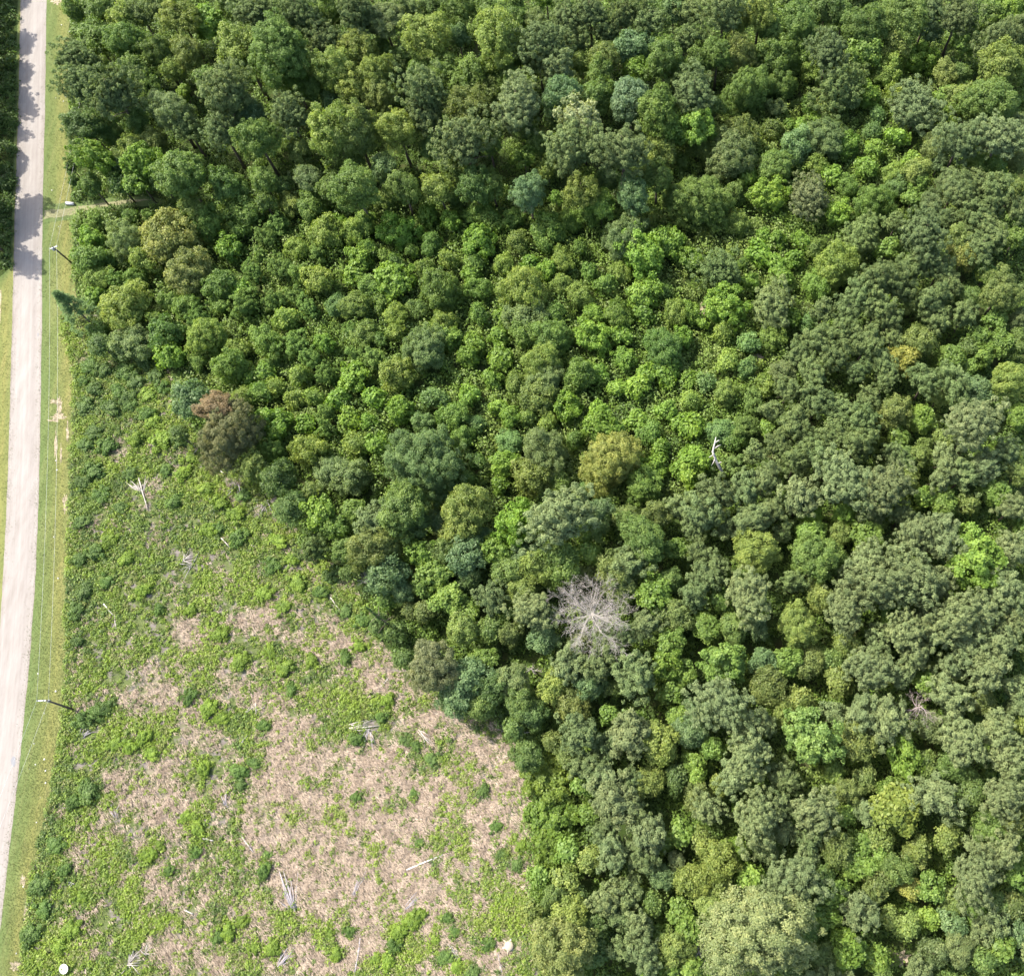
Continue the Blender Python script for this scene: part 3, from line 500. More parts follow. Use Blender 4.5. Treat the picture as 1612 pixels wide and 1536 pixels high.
ALL = []            # (px, py, R px, kind, root object, colour words, ground)
REGROWTH = [(100, 335), (300, 335), (620, 300), (1000, 330), (1190, 90), (1480, 95), (1450, 250), (1340, 420), (1210, 600), (1150, 760), (1000, 800), (620, 800), (480, 760), (300, 620), (150, 520)]
def regrowth(px, py): return inside(px, py, REGROWTH)
def height_factor(px, py):
    """mature wood behind the track, low regrowth in the middle, plantation on the far side"""
    if regrowth(px, py): return .62
    if py < 330 and px < 1250: return 1.15
    return 1.0
def plant(px, py, R, kind, color=None, label=None, base=False, outside=False):
    nm, pro, col, word, hf = PAL[kind]
    if not base and 60 < px < 262:
        ty = 331 - (px - 70) * .085
        if abs(py - ty) < R + 9: py = ty - 13 - R if py < ty else ty + 11 + R
    H = 4.0; r = 1
    small = R < 21 and nm in ('broadleaf_tree', 'feathery_tree', 'large_leaved_tree')
    if small: nm = 'large_leaved_sapling' if nm == 'large_leaved_tree' else 'sapling'
    r = R * mpp(py, 8) * random.uniform(1.0, 1.16) * ((.86 if R < 24 else .97) if height_factor(px, py) < .8 else 1)
    az = 2.2 if pro == 'cone' else 1.1
    H = max(hf * r * height_factor(px, py) + (1.6 if kind not in 'c' else .3), (az + .25) * r)
    if kind == 'c': H = 1.15 * r
    hc = H - az * r * .92
    if kind == 'c': hc = .32 * r
    p = at(px, py, 0 if base else max(hc, 0)); p.z = 0
    t = empty(nm, p, 0 if kind == 'r' else random.uniform(0, 6.28))
    me = proto(pro, r)
    cr = link('crown', me, None, t); cr.location = (0, 0, hc)
    s = r * (.98 if pro != 'pine' else 1.02)
    zs = {'broad': 1.0, 'airy': .95, 'bold': 1.0, 'pine': 1.0, 'young': 1.0, 'cone': 1.0}[pro] * random.uniform(.9, 1.15)
    cr.scale = (s * random.uniform(.84, 1.14), s * random.uniform(.84, 1.14), s * zs)
    if pro != 'cone': cr.rotation_euler = (random.gauss(0, .14), random.gauss(0, .14), 0)
    if kind in 'c': cr.scale = (s, s * 1.05, s * .75)
    b = color or col
    if not label:        # neighbours share their soil and age: pull each kind toward its stand
        reg, w = (((.112, .172, .040), .35) if py < 330 and px < 1250 else ((.128, .215, .034), .45) if height_factor(px, py) < .8 else ((.128, .178, .060), .38))
        if R > 25: w *= .5
        b = tuple(x * (1 - w) + y * w for x, y in zip(b, reg))
    k = random.uniform(.9, 1.13); hshift = random.uniform(-.05, .03)
    if label: k, hshift = 1, 0
    cr.color = (b[0] * k * (1 + hshift), b[1] * k, b[2] * k * (1 - hshift * .5), 1)
    tr = link('trunk', random.choice(TRUNKS), None, t); tr.scale = (max(H, 3) * .8,) * 2 + (max(hc, .6),)
    if not outside: ALL.append([px, py, R, kind, t, word if not small else word.replace(' broadleaf', '').replace(' tree', '') + ' sapling', p, label])
    elif label: tag(t, label, 'tree', 'trees across the road')
    if label and not outside: tag(t, label, 'tree' if kind != 'c' else 'vine mound')
    if kind == 'r':       # rusty leaves at the very top of this one
        tp = link('rusty_foliage', PRO['airy'][1][0], None, t); tp.location = (-.25 * r, .62 * r, hc + .62 * r); tp.scale = (r * .5, r * .38, r * .32); tp.color = (.19, .148, .075, 1)
        tp['label'] = 'rusty red leaves at the top of the crown'
    return t
LAND = []
for px, py, R, kind, col, label, land, _ in SPECIAL:
    plant(px, py, R, kind, col, label)
    if land: LAND.append((px, py, land))
for (ox, oy), txt in TILES.items():
    for e in txt.replace('\n', '').split(';'):
        x, y, R, k = e.split(); px, py = ox + float(x) / 2.985, oy + float(y) / 2.985
        if any(math.hypot(px - s[0], py - s[1]) < .62 * s[2] for s in SPECIAL): continue
        if float(R) < 70 and any(math.hypot(px - a, py - b_) < c_ + 7 for a, b_, c_ in ((1105, 492, 12), (1190, 562, 10), (1122, 545, 8), (1415, 1505, 18))): continue
        plant(px, py, float(R) / 2.985 * 1.04, k)
# the dark cedars that lean out over the verge and the field's edge
def cedar(tip, base, r, label):
    b = at(*base); H = 9.5
    for _ in range(30):
        q = to_px(b.x, b.y, H)
        H += .12 * (1 if math.hypot(q[0] - base[0], q[1] - base[1]) < math.hypot(tip[0] - base[0], tip[1] - base[1]) else -1)
    d = at(tip[0], tip[1], H) - b
    t = empty('cedar_tree', b); tag(t, label, 'cedar')
    cr = link('crown', PRO['cone'][1][0], None, t); L = d.length
    t.rotation_euler = d.to_track_quat('Z', 'Y').to_euler()
    cr.location = (0, 0, L * .54); cr.scale = (r, r, L * .46 / 2.2); cr.color = (.095, .16, .05, 1)
    tr = link('trunk', TRUNKS[0], None, t); tr.scale = (L * .6, L * .6, L * .7)
    ALL.append([tip[0], tip[1], 24, 'k', t, 'cedar', b, label]); return t
cedar((86, 460), (152, 516), 4.6, 'tall dark cedar leaning out over the grass verge')
LAND.append((115, 490, 'the leaning dark cedar'))
cedar((576, 955), (632, 1000), 1.0, 'slim dark cedar at the field edge below a pale bare bush')
for k in range(30):
    y = -70 + k * 16 + random.uniform(-6, 6); x = random.uniform(-14, 4) if k % 3 else random.uniform(-34, -20)
    if k == 29: x, y = 6, 396
    t = plant(x, y, random.uniform(15, 24), random.choice('bpdbpvj'), None, 'tall tree across the road, mostly hidden, shading the pale carriageway', base=True, outside=True)
    t.scale = (1, 1, random.uniform(.62, .9) if y < 290 else random.uniform(1.1, 1.38))
# fill what is left of the wood with small growth of its kind
FOREST_X = lambda px, py: (not inside(px, py, FIELD)) and px > interp(VERGE_R, min(max(py, 0), 1536)) + 6
cells = {}
def near_free(px, py, R, k=.8):
    for gx_ in range(int(px // 80) - 1, int(px // 80) + 2):
        for gy_ in range(int(py // 80) - 1, int(py // 80) + 2):
            for (a, b, c) in cells.get((gx_, gy_), ()):
                if math.hypot(px - a, py - b) < k * (R + c): return False
    return True
def put(px, py, R): cells.setdefault((int(px // 80), int(py // 80)), []).append((px, py, R))
for a in ALL: put(a[0], a[1], a[2])
KEEP_OUT = [(930, 965, 48), (1448, 1112, 20), (1128, 716, 16), (1105, 490, 12), (1190, 560, 10), (1415, 1500, 16), (170, 319, 30), (215, 317, 20), (115, 325, 20), (835, 1052, 12), (480, 700, 6)]
PLANT = [(1330, 330), (1612, 230), (1640, 1000), (1100, 1000), (1050, 800), (1180, 640)]
nfill = 0
for R, tries in ((21, 1500), (16, 2200)):
    for _ in range(tries):
        px, py = random.uniform(95, 1625), random.uniform(-12, 1548)
        if not FOREST_X(px, py) or not near_free(px, py, R) or any(math.hypot(px - a, py - b) < c + R * .6 for a, b, c in KEEP_OUT): continue
        if px > 1050 and py > 950: k = random.choice('PpPvlob')
        elif inside(px, py, PLANT): k = random.choice('qqqqpvl')
        elif py < 330 and px < 1250: k = random.choice('bdpbtv')
        elif px < 620: k = random.choice('jjbvl')
        else: k = random.choice('bvvldot')
        plant(px, py, R * random.uniform(.85, 1.15), k); put(px, py, R); nfill += 1
print('under', 0); print('filled', nfill, 'trees', len(ALL))

SHRUBS = """150 1120 15 D;128 1135 13 D;165 1112 11 D;140 1245 16 D;118 1262 13 G;85 1330 14 G;62 1395 15 D;50 1470 17 D;100 1370 12 G;70 1430 13 G;110 1465 14 Y;95 1490 12 Y;130 1410 11 Y;255 690 16 Y;230 650 14 G;200 625 13 D;215 690 13 Y;240 665 12 Y;175 640 14 D;170 700 13 G;150 740 14 D;145 680 12 D;285 692 11 D;325 770 11 Y;350 790 14 Y;370 810 13 Y;385 780 10 G;345 830 12 G;290 745 13 Y;275 790 12 G;300 720 11 Y;260 740 10 G;330 835 13 Y;375 845 13 G;440 850 14 Y;460 880 13 Y;470 915 14 Y;430 890 11 G;520 905 12 D;505 930 11 G;415 935 12 Y;445 955 11 Y;175 850 13 Y;200 880 12 Y;150 870 12 D;135 930 13 D;170 915 11 G;225 930 12 Y;250 960 11 G;190 800 11 D;160 780 12 G;205 745 10 D;300 960 10 Y;345 1000 13 Y;380 1040 12 Y;450 1050 13 Y;425 1025 10 Y;330 1115 15 Y;350 1130 12 Y;300 1095 11 G;415 1140 11 G;225 1160 13 Y;205 1175 11 Y;240 1185 11 Y;180 1170 10 Y;320 1210 12 Y;375 1215 14 G;400 1200 10 G;380 1235 9 D;310 1305 11 Y;295 1285 9 Y;240 1345 11 Y;230 1345 10 Y;250 1330 8 Y;265 1370 9 G;415 1370 12 G;420 1345 8 G;360 1465 13 Y;345 1475 11 G;380 1450 10 Y;430 1490 12 Y;400 1490 10 Y;310 1340 9 G;645 1450 15 Y;630 1465 12 Y;660 1440 11 Y;705 1445 10 G;715 1465 9 G;620 1490 11 G;610 1515 13 Y;590 1510 10 Y;685 1480 8 Y;700 1505 11 G;720 1520 12 Y;770 1485 11 G;745 1530 11 D;550 1465 9 G;530 1500 11 Y;520 1470 8 Y;610 1100 13 Y;600 1130 10 G;560 1165 12 G;640 1165 9 D;655 1175 9 G;680 1195 11 D;760 1245 9 D;780 1300 10 G;790 1345 9 D;820 1330 10 Y;815 1360 10 D;660 1325 8 G;560 1255 9 G;650 1250 7 G;460 1085 10 G;490 1040 12 Y;545 1035 11 G;565 1015 10 Y;570 975 13 G;590 990 10 G;545 960 12 D;380 700 9 Y;410 745 10 G;165 525 13 D;185 545 15 D;150 545 12 D;140 575 13 G;165 580 15 D;195 585 14 G;215 600 13 D;150 610 13 D;185 615 13 G;235 620 12 Y;255 610 12 G;245 590 13 D;225 570 14 D;130 600 11 G;135 640 12 D;135 700 12 D;130 760 12 D;128 820 12 D;125 880 12 D;118 960 11 D;120 1010 11 D;190 560 10 Y;205 640 11 G;1 1 0 Y""".split(';')
# ------------------------------------------------------------------ low growth that nobody could count
def lumps(name, pts, rad, per, leaf, mat, tints, hscale=.7, asp=.62):
    P, N, S, A, T = [], [], [], [], []
    for (x, y, r), ti, k, hh in zip(pts, tints, per, hscale):
        d = unit(rng.normal(size=(k, 3)) + np.array([0, 0, .6])); d[:, 2] = np.abs(d[:, 2])
        rr = r * (.55 + .45 * rng.random(k) ** .6) * (1 + .25 * np.sin(5 * d[:, 0] + x) * np.sin(4 * d[:, 1] + y))
        P.append(np.array([x, y, .02]) + d * rr[:, None] * np.array([1, 1, hh]))
        N.append(d * .55 + np.array([0, 0, .3]) + rng.normal(size=(k, 3)) * .4)
        S.append(leaf * rng.uniform(.6, 1.3, k)); A.append(np.clip(.5 + rng.normal(size=k) * .2, 0, 1)); T.append(np.clip(ti + rng.normal(size=k) * .04, 0, 1))
    me = leaves(name, np.concatenate(P), np.concatenate(N), np.concatenate(S), asp, {'var': np.concatenate(A), 'tint': np.concatenate(T)})
    o = link(name, me, mat); o['kind'] = 'stuff'; return o
SAND_GAPS = [(1105, 492, 14), (1190, 562, 10), (1122, 545, 8), (1418, 1500, 14), (1412, 1530, 14), (1110, 520, 7)]
pts, tn, per, hs = [], [], [], []
for q in range(42000):
    px, py = random.uniform(90, 1690), random.uniform(-70, 1590)
    if q > 27000 and not regrowth(px, py): continue
    if random.random() > (mpp(py) / mpp(0)) ** 2: continue
    if not FOREST_X(px, py) or any(math.hypot(px - a, py - b) < c for a, b, c in SAND_GAPS): continue
    if 66 < px < 262 and abs(py - (331 - (px - 70) * .085)) < 10: continue
    p = at(px, py); r = random.uniform(.6, 1.75)
    rg = regrowth(px, py)
    pts.append((p.x, p.y, r)); per.append(int(14 + 44 * r))
    n = vnoise(p.x, p.y, 9, 3, 2)
    bright = .12 + .75 * n + (.16 if rg else 0)
    tn.append(min(max(bright + random.gauss(0, .13), 0), 1)); hs.append(random.uniform(.7, 1.5) * (1.7 if rg else 1))
for _ in range(900):
    px, py = random.uniform(-90, 24), random.uniform(-60, 428)
    if px > interp(ROAD_L, py) - 5: continue
    p = at(px, py); r = random.uniform(.6, 1.6); pts.append((p.x, p.y, r)); per.append(int(14 + 44 * r)); tn.append(random.uniform(0, .4)); hs.append(random.uniform(.8, 1.6))  # dark tints put the roadside trees' shade into the leaf colour
N_UNDER = len(pts)
lumps('undergrowth', pts, None, per, .205, M_UNDER, tn, hs)
# the wood going on past the edges of the frame, one far-off mass
pts, tn, per, hs = [], [], [], []
for _ in range(3400):
    px, py = random.uniform(100, 2000), random.uniform(-300, 1560)
    if py > -62 and px < 1690: continue
    p = at(px, py); r = random.uniform(1.6, 3.0); pts.append((p.x, p.y, r)); per.append(int(26 * r * r)); hs.append(random.uniform(1.9, 3.0)); tn.append(min(max(random.gauss(.3, .14), 0), 1))
lumps('woods', pts, None, per, .5, M_UNDER, tn, hs)
# scrub over the cut-over field
pts, tn, per, hs = [], [], [], []
for _ in range(64000):
    px, py = random.uniform(28, 860), random.uniform(500, 1560)
    if not inside(px, py, FIELD): continue
    p = at(px, py); t = bare(px, py); s = slashness(px, py); n = vnoise(p.x, p.y, 3.2, 3, 3)
    edge = max(0, 1 - (px - interp(VERGE_R, min(py, 1536))) / 55)
    top = max(0, 1 - max(py - 560, 0) / 480)
    dens = .50 + .5 * edge + .4 * top + 3.2 * (n - .50) - .9 * t - .9 * s
    if random.random() > max(dens, .09): continue
    r = random.uniform(.2, .55) * (1 + .3 * edge + .3 * top) * (1 + .7 * max(0, n - .5) * 2)
    pts.append((p.x, p.y, r)); per.append(int(14 + 46 * r))
    c = .20 + .72 * vnoise(p.x, p.y, 4.5, 2, 4) + random.gauss(0, .12) - .06 * edge + .1 * (n - .5)
    if random.random() < .2: c = random.uniform(.9, 1)
    tn.append(min(max(c, 0), 1)); hs.append(random.uniform(.6, 1.1))
SKIRT = [tuple(map(float, e.split()[:3])) + (e.split()[3],) for e in SHRUBS]
for x, y, R, k in SKIRT:
    for _ in range(int(R * .9)):
        a = random.uniform(0, 6.28); q = R * random.uniform(.5, 1.7); p = at(x + q * math.cos(a), y + q * math.sin(a))
        if not inside(x + q * math.cos(a), y + q * math.sin(a), FIELD): continue
        r = random.uniform(.35, .8); pts.append((p.x, p.y, r)); per.append(int(16 + 50 * r)); hs.append(random.uniform(.7, 1.15))
        tn.append({'Y': .76, 'G': .48, 'D': .28}[k] + random.gauss(0, .1))
N_SCRUB = len(pts)
lumps('scrub', pts, None, per, .14, M_SCRUB, tn, hs)
# dry grass lying over to one side
def blades(name, n, test, length, width, mat, tint, lean=(.84, -.46), up=.35, spread=.5, clump=.16):
    P = []; T = []
    while len(P) < n:
        px, py = random.uniform(0, 870), random.uniform(-20, 1560)
        w = test(px, py)
        if w <= 0 or random.random() > w: continue
        p = at(px, py); P.append((p.x, p.y, .02)); T.append(tint(px, py))
    P = np.array(P); T = np.array(T); k = 7
    P = np.repeat(P, k, 0) + np.concatenate([rng.normal(size=(n * k, 2)) * clump, np.zeros((n * k, 1))], 1); T = np.repeat(T, k)
    m = len(P); D = np.stack([lean[0] + rng.normal(size=m) * spread, lean[1] + rng.normal(size=m) * spread, up + rng.random(m) * up], 1); D = unit(D)
    L = length * rng.uniform(.5, 1.3, m)[:, None]; W = unit(np.cross(D, np.array([0, 0, 1.0]) + rng.normal(size=(m, 3)) * .3)) * width
    mid = P + D * L * .6 + np.array([0, 0, .05]); tip = P + D * L + np.array([0, 0, -.02]) * L; tip[:, 2] = np.maximum(tip[:, 2], .03)
    V = np.stack([P - W, P + W, mid + W * .8, mid - W * .8, tip + W * .15, tip - W * .15], 1).reshape(-1, 3)
    b = np.arange(m)[:, None] * 6
    Fq = np.concatenate([b + np.array([0, 1, 2, 3]), b + np.array([3, 2, 4, 5])])
    v = np.clip(.5 + rng.normal(size=m) * .25, 0, 1)
    o = link(name, np_mesh(name, V, Fq, {'var': np.repeat(v, 6), 'tint': np.repeat(np.clip(T + rng.normal(size=m) * .12, 0, 1), 6)}), mat); o['kind'] = 'stuff'; return o
blades('dry_grass', 19000, lambda x, y: (min(1, .15 + bare(x, y)) if inside(x, y, FIELD) else 0), .72, .03, M_DRY, lambda x, y: .42 + .45 * (soft(x * 2.3, y * 2.3) - .5), spread=.26)
blades('weeds', 9000, lambda x, y: (max(0, .9 - bare(x, y) * .9) if inside(x, y, FIELD) else 0), .42, .035, M_SCRUB, lambda x, y: random.choice((.2, .35, 1.0, .95)), (.3, -.15), .6, .6)
def vergey(x, y):
    if not -15 < y < 1550: return 0
    a, b = interp(ROAD_R, y), interp(VERGE_R, y); 
    if a + 1 < x < b + 4: return .55 + .45 * (x - a) / (b - a)
    l = interp(ROAD_L, y)
    return .8 if l - 30 < x < l - 1 else 0
blades('verge_grass', 9000, vergey, .11, .03, M_TURF, lambda x, y: .35 + .35 * soft(x * 6, y), (.2, -.1), .5, .7, .7)

# ------------------------------------------------------------------ single bushes in the field
SHCOL = {'Y': ((.165, .25, .034), 'bright lime-green leafy bush'), 'G': ((.10, .175, .036), 'mid-green leafy bush'), 'D': ((.10, .165, .04), 'dark green dense bush')}
SH_ME = [crown_mesh('shrub_leaves', 1.5, (.3, .6), .12, .65, .75, (.35, .95), .55, .55, 2.2, 1.5, .2) for _ in range(5)]
for me in SH_ME: me.materials.append(M_LEAF)
SHR = []
for e in SHRUBS:
    x, y, R, k = e.split(); x, y, R = float(x), float(y), float(R)
    if R < 1: continue
    r = R * mpp(y) * random.uniform(.9, 1.05)
    p = at(x, y, r * .4); p.z = 0
    o = link('shrub', random.choice(SH_ME)); o.location = (p.x, p.y, r * .42)
    o.rotation_euler = (0, 0, random.uniform(0, 6.28)); o.scale = (r * random.uniform(.95, 1.3), r * random.uniform(.8, 1.1), r * random.uniform(.6, .85))
    c, w = SHCOL[k]; f = random.uniform(.88, 1.12); o.color = (c[0] * f, c[1] * f, c[2] * f, 1)
    SHR.append([x, y, R, k, o, w])

# ------------------------------------------------------------------ bare trees
def grow(tb, p, d, L, r, depth, rs):
    """one wandering branch with its twigs"""
    n = 4; pts, rad = [p], [r]
    for i in range(n):
        d = (d + Vector((rs.gauss(0, .2), rs.gauss(0, .2), rs.gauss(.03, .15)))).normalized()
        p = p + d * L / n; pts.append(p); rad.append(max(r * (1 - .78 * (i + 1) / n), .007))
    tb.add(pts, rad, 5 if r > .04 else 4)
    if depth:
        for i in range(1, n + 1):
            for _ in range(2 if depth != 2 or i == n else 1):
                dd = (d + Vector((rs.gauss(0, .65), rs.gauss(0, .65), rs.gauss(.1, .45)))).normalized()
                grow(tb, pts[i], dd, L * rs.uniform(.38, .6), max(rad[i] * .6, .009), depth - 1, rs)
def bare_tree(name, px, py, Rpx, H, mat, label, limbs, seed, depth=2, thick=1, up=.35, flip=None):
    rs = random.Random(seed); hc = H * .75; p = at(px, py, hc); p.z = 0; r = Rpx * mpp(py, hc)
    t = empty(name, p); tag(t, label, 'dead tree')
    tb = Tubes(); tb.add([(0, 0, 0), (.1, .05, H * .3), (-.05, .1, H * .55), (.05, 0, H * .8)], [.28 * thick, .22 * thick, .17 * thick, .07 * thick], 8)
    link('trunk', tb.mesh('bare_trunk'), mat, t)
    for k in range(limbs):
        a = 2 * math.pi * k / limbs + rs.uniform(-.3, .3); z = H * (.5 + .3 * k / limbs)
        tb = Tubes(); L = r * rs.uniform(.82, 1.05)
        grow(tb, Vector((0, 0, z)), Vector((math.cos(a), math.sin(a), up + rs.uniform(-.15, .35))).normalized(), L, .10 * thick, depth, rs)
        link('limb', tb.mesh('bare_limb'), mat, t)
    return t
bare_tree('dead_tree', 931, 965, 50, 12.5, M_DEAD, 'bare silver-grey dead tree spreading its fine twigs among green pines', 17, 4, 3, .75)
LAND.append((930, 965, 'the bare silver tree'))
bare_tree('dead_tree', 1449, 1112, 24, 11.5, M_DEADPINK, 'small reddish-grey dead treetop hemmed in by pale pines', 9, 5, 2, .6, .5)
LAND.append((1448, 1112, 'the reddish dead treetop'))
bare_tree('dead_tree', 836, 1052, 14, 6, M_DEAD, 'little whitish bare stub with crooked arms below the silver tree', 5, 8, 1, .7)
LAND.append((836, 1052, 'the little bare stub'))
bare_tree('dead_tree', 577, 912, 13, 3, M_DEAD, 'pale bare bush at the field edge above the slim cedar', 9, 9, 2, .4, .7)
bare_tree('dead_tree', 1100, 1497, 17, 6, M_WHITEWOOD, 'whitish dead twigs beside the big tan-green crown', 7, 12, 2, .5, .5)
bare_tree('dead_tree', 822, 1155, 14, 3, M_WHITEWOOD, 'bare white branch leaning out of the field-edge shade', 3, 15, 1, .6, .2)
t = empty('dead_snag', (0, 0, 0)); tag(t, 'twisted bleached snag standing up between bright saplings and dull pines', 'dead tree')
z0 = 7.5; q = [at(1139, 746, 0), at(1137, 743, 4), at(1128, 727, 6), at(1122, 711, 7.2), at(1125, 698, 8.2), at(1127, 688, 9)]
t.location = (q[0].x, q[0].y, 0); tb = Tubes(); tb.add([v - t.location for v in q], [.26, .24, .22, .18, .13, .05], 7); link('trunk', tb.mesh('snag_trunk'), M_WHITEWOOD, t)
for a, b in (((1123, 707, 7.4), (1135, 700, 8.4)), ((1124, 716, 7), (1116, 720, 7.4)), ((1126, 697, 8.3), (1133, 693, 9)), ((1130, 730, 5.6), (1136, 728, 6.2)), ((1125, 722, 6.6), (1120, 733, 6.2))):
    A, B = at(*a) - t.location, at(*b) - t.location; tb = Tubes(); M_ = (A + B) / 2 + Vector((.15, .1, .2)); tb.add([A, M_, B], [.10, .075, .02], 5); link('branch', tb.mesh('snag_branch'), M_WHITEWOOD, t)
LAND.append((1128, 715, 'the twisted white snag'))

# ------------------------------------------------------------------ logs and slash in the field
def log(px0, py0, px1, py1, r, mat, label, name='fallen_log', stubs=2):
    a, b = at(px0, py0, r), at(px1, py1, r + .15); c = (a + b) / 2
    t = empty(name, (c.x, c.y, 0)); tag(t, label, 'log', 'logs left in the cut-over field'); a -= t.location; b -= t.location
    tb = Tubes(); m = (a + b) / 2 + Vector((random.uniform(-.1, .1), random.uniform(-.1, .1), .03))
    tb.add([a, a.lerp(m, .5) + Vector((.03, .02, 0)), m, m.lerp(b, .5), b], [r, r * .95, r * .85, r * .7, r * .5], 8); link('stem', tb.mesh('log_stem'), mat, t)
    for k in range(stubs):
        p = a.lerp(b, random.uniform(.25, .85)); d = Vector((random.uniform(-1, 1), random.uniform(-1, 1), .5)).normalized()
        tb = Tubes(); tb.add([p, p + d * .25, p + d * .5], [r * .4, r * .3, r * .15], 5); link('branch_stub', tb.mesh('log_stub'), mat, t)
    return t
log(640, 1369, 697, 1345, .15, M_WHITEWOOD, 'long straight white log lying on the tan dry grass')
LAND.append((668, 1357, 'the white log'))
log(567, 1476, 558, 1534, .14, M_SLASH, 'long dull grey log running off the bottom of the tan field')
log(376, 1311, 399, 1341, .11, M_WHITEWOOD, 'thin pale log lying between the tan grass and green scrub')
log(319, 1319, 336, 1323, .11, M_WHITEWOOD, 'short whitish log beside the round lime bushes')
log(328, 779, 337, 809, .12, M_DEAD, 'pale grey log half buried in lime bushes below the rusty-topped tree')
log(347, 846, 362, 862, .11, M_DEAD, 'short pale log among green scrub up the field')
log(218, 752, 232, 800, .12, M_DEAD, 'grey log on the slash patch near the verge')
log(163, 950, 178, 968, .12, M_WHITEWOOD, 'short white log in scrub beside the verge')
log(180, 965, 184, 996, .09, M_DEAD, 'thin grey log in scrub beside the verge')
log(300, 740 - 20, 312, 706, .11, M_DEAD, 'stub of pale log lying close to the rusty-topped tree')
log(340, 735, 352, 745, .14, M_WHITEWOOD, 'broken pale log under the rusty-topped tree')
log(295, 690, 306, 703, .13, M_DEAD, 'weathered log on the field side of the rusty-topped tree')
log(270, 655, 276, 620, .13, M_DEAD, 'grey fallen trunk at the top corner of the field')
log(395, 858, 408, 864, .08, M_WHITEWOOD, 'little white stick on grey slash high in the field')
log(290, 1432, 304, 1438, .10, M_WHITEWOOD, 'pale log on tan grass low in the field')
log(418, 1112, 402, 1118, .1, M_DEAD, 'bent grey log in bushes in mid field')
log(600, 1080, 612, 1066, .09, M_DEAD, 'grey log near the pale sage dome')
log(105, 1388, 117, 1391, .09, M_WHITEWOOD, 'small whitish log in the bushes by the verge')
log(45, 1424, 50, 1416, .1, M_WHITEWOOD, 'short pale pipe-like log at the sandy edge of the verge')
log(783, 1497, 790, 1530, .10, M_SLASH, 'dark slender log lying below the pale stump')
log(520, 940, 535, 960, .1, M_DEAD, 'grey log by the field edge above the dry strip')
def brush(px, py, ax, ay, n, L, mat, label, fan=.25, rr=.06, seed=1):
    """a pile of sticks: they start near (px,py) and reach toward (ax,ay)"""
    rs = random.Random(seed); c = at(px, py); d = (at(ax, ay) - c).normalized(); L *= (at(ax, ay) - c).length if L < 3 else 1
    t = empty('brush_pile', c); tag(t, label, 'brush pile', 'piles of slash in the cut-over field')
    for k in range(n):
        a = rs.gauss(0, fan); dd = Vector((d.x * math.cos(a) - d.y * math.sin(a), d.x * math.sin(a) + d.y * math.cos(a), 0))
        o = Vector((rs.uniform(-.35, .35), rs.uniform(-.35, .35), .08 + .05 * (k % 5))); l = L * rs.uniform(.55, 1.05)
        tb = Tubes(); tb.add([o, o + dd * l * .5 + Vector((rs.uniform(-.1, .1), rs.uniform(-.1, .1), .08)), o + dd * l + Vector((rs.uniform(-.25, .25), rs.uniform(-.25, .25), rs.uniform(0, .25)))], [rr * rs.uniform(.8, 1.4), rr, rr * .4], 5)
        link('stick', tb.mesh('stick'), mat, t)
    return t
brush(463, 1430, 445, 1380, 13, 1.1, M_SLASH, 'fan-shaped pile of long grey sticks on the tan grass', .22, .08, 2)
LAND.append((455, 1405, 'the grey stick fan'))
brush(556, 1408, 571, 1374, 8, 1.0, M_SLASH, 'narrow dark bundle of sticks on tan grass near the white log', .10, .06, 3)
brush(641, 1429, 662, 1410, 10, 1.0, M_SLASH, 'short bundle of grey sticks beside lime bushes below the white log', .15, .06, 4)
brush(552, 1144, 600, 1137, 12, 1.0, M_DEAD, 'pale pile of long sticks lying flat near the field edge', .2, .06, 5)
LAND.append((576, 1142, 'the pale stick pile'))
brush(580, 1150, 588, 1185, 9, 1.0, M_SLASH, 'grey heap of broken twigs below the pale stick pile', .5, .05, 6)
brush(225, 775, 212, 750, 12, 1.0, M_DEAD, 'tangle of bleached twigs on the slash patch near the verge', .9, .05, 7)
brush(205, 1515, 222, 1490, 16, 1.0, M_DEAD, 'wide tangle of lilac-grey twigs at the bottom of the field', 1.2, .045, 8)
LAND.append((210, 1505, 'the lilac-grey twig tangle'))
brush(230, 1500, 240, 1478, 12, 1.0, M_DEAD, 'loose grey twigs beside the bottom twig tangle', 1.2, .04, 9)
brush(290, 882, 300, 868, 12, 1.2, M_DEAD, 'low heap of grey twigs in mid field scrub', 1.0, .045, 10)
brush(380, 1170, 388, 1160, 7, 1.0, M_WHITEWOOD, 'little spray of white sticks in mid field', .4, .045, 11)
brush(183, 1284, 182, 1265, 7, 1.1, M_SLASH, 'crossed grey sticks on tan grass near the verge', .4, .06, 12)
brush(195, 1245, 205, 1232, 7, 1.0, M_POLE, 'dark crossed sticks just behind the crossed grey ones', .5, .05, 13)
brush(357, 1268, 355, 1244, 6, 1.0, M_SLASH, 'upright-looking grey sticks beside green bushes in mid field', .2, .06, 14)
brush(440, 1520, 462, 1492, 9, 1.0, M_SLASH, 'grey sticks scattered among bushes at the bottom of the field', .35, .06, 15)
brush(725, 1508, 705, 1490, 10, 1.0, M_SLASH, 'lilac-grey brushwood between bushes below the tan patch', .4, .05, 16)
brush(660, 1152, 680, 1175, 8, 1.0, M_DEAD, 'thin pale sticks near the field edge beyond dark bushes', .2, .05, 17)
brush(375, 765, 368, 785, 10, 1.0, M_SLASH, 'grey brushwood in shade below the rusty-topped tree', .8, .05, 18)
brush(420, 790, 412, 812, 10, 1.0, M_SLASH, 'grey brushwood strip at the upper field edge', .6, .05, 19)
brush(300, 890, 250, 905, 9, .5, M_SLASH, 'flattened grey twigs lying in mid field scrub', .8, .04, 20)
brush(400, 1110, 398, 1128, 8, 1.0, M_DEAD, 'heap of grey roots and twigs in mid field', .9, .05, 21)
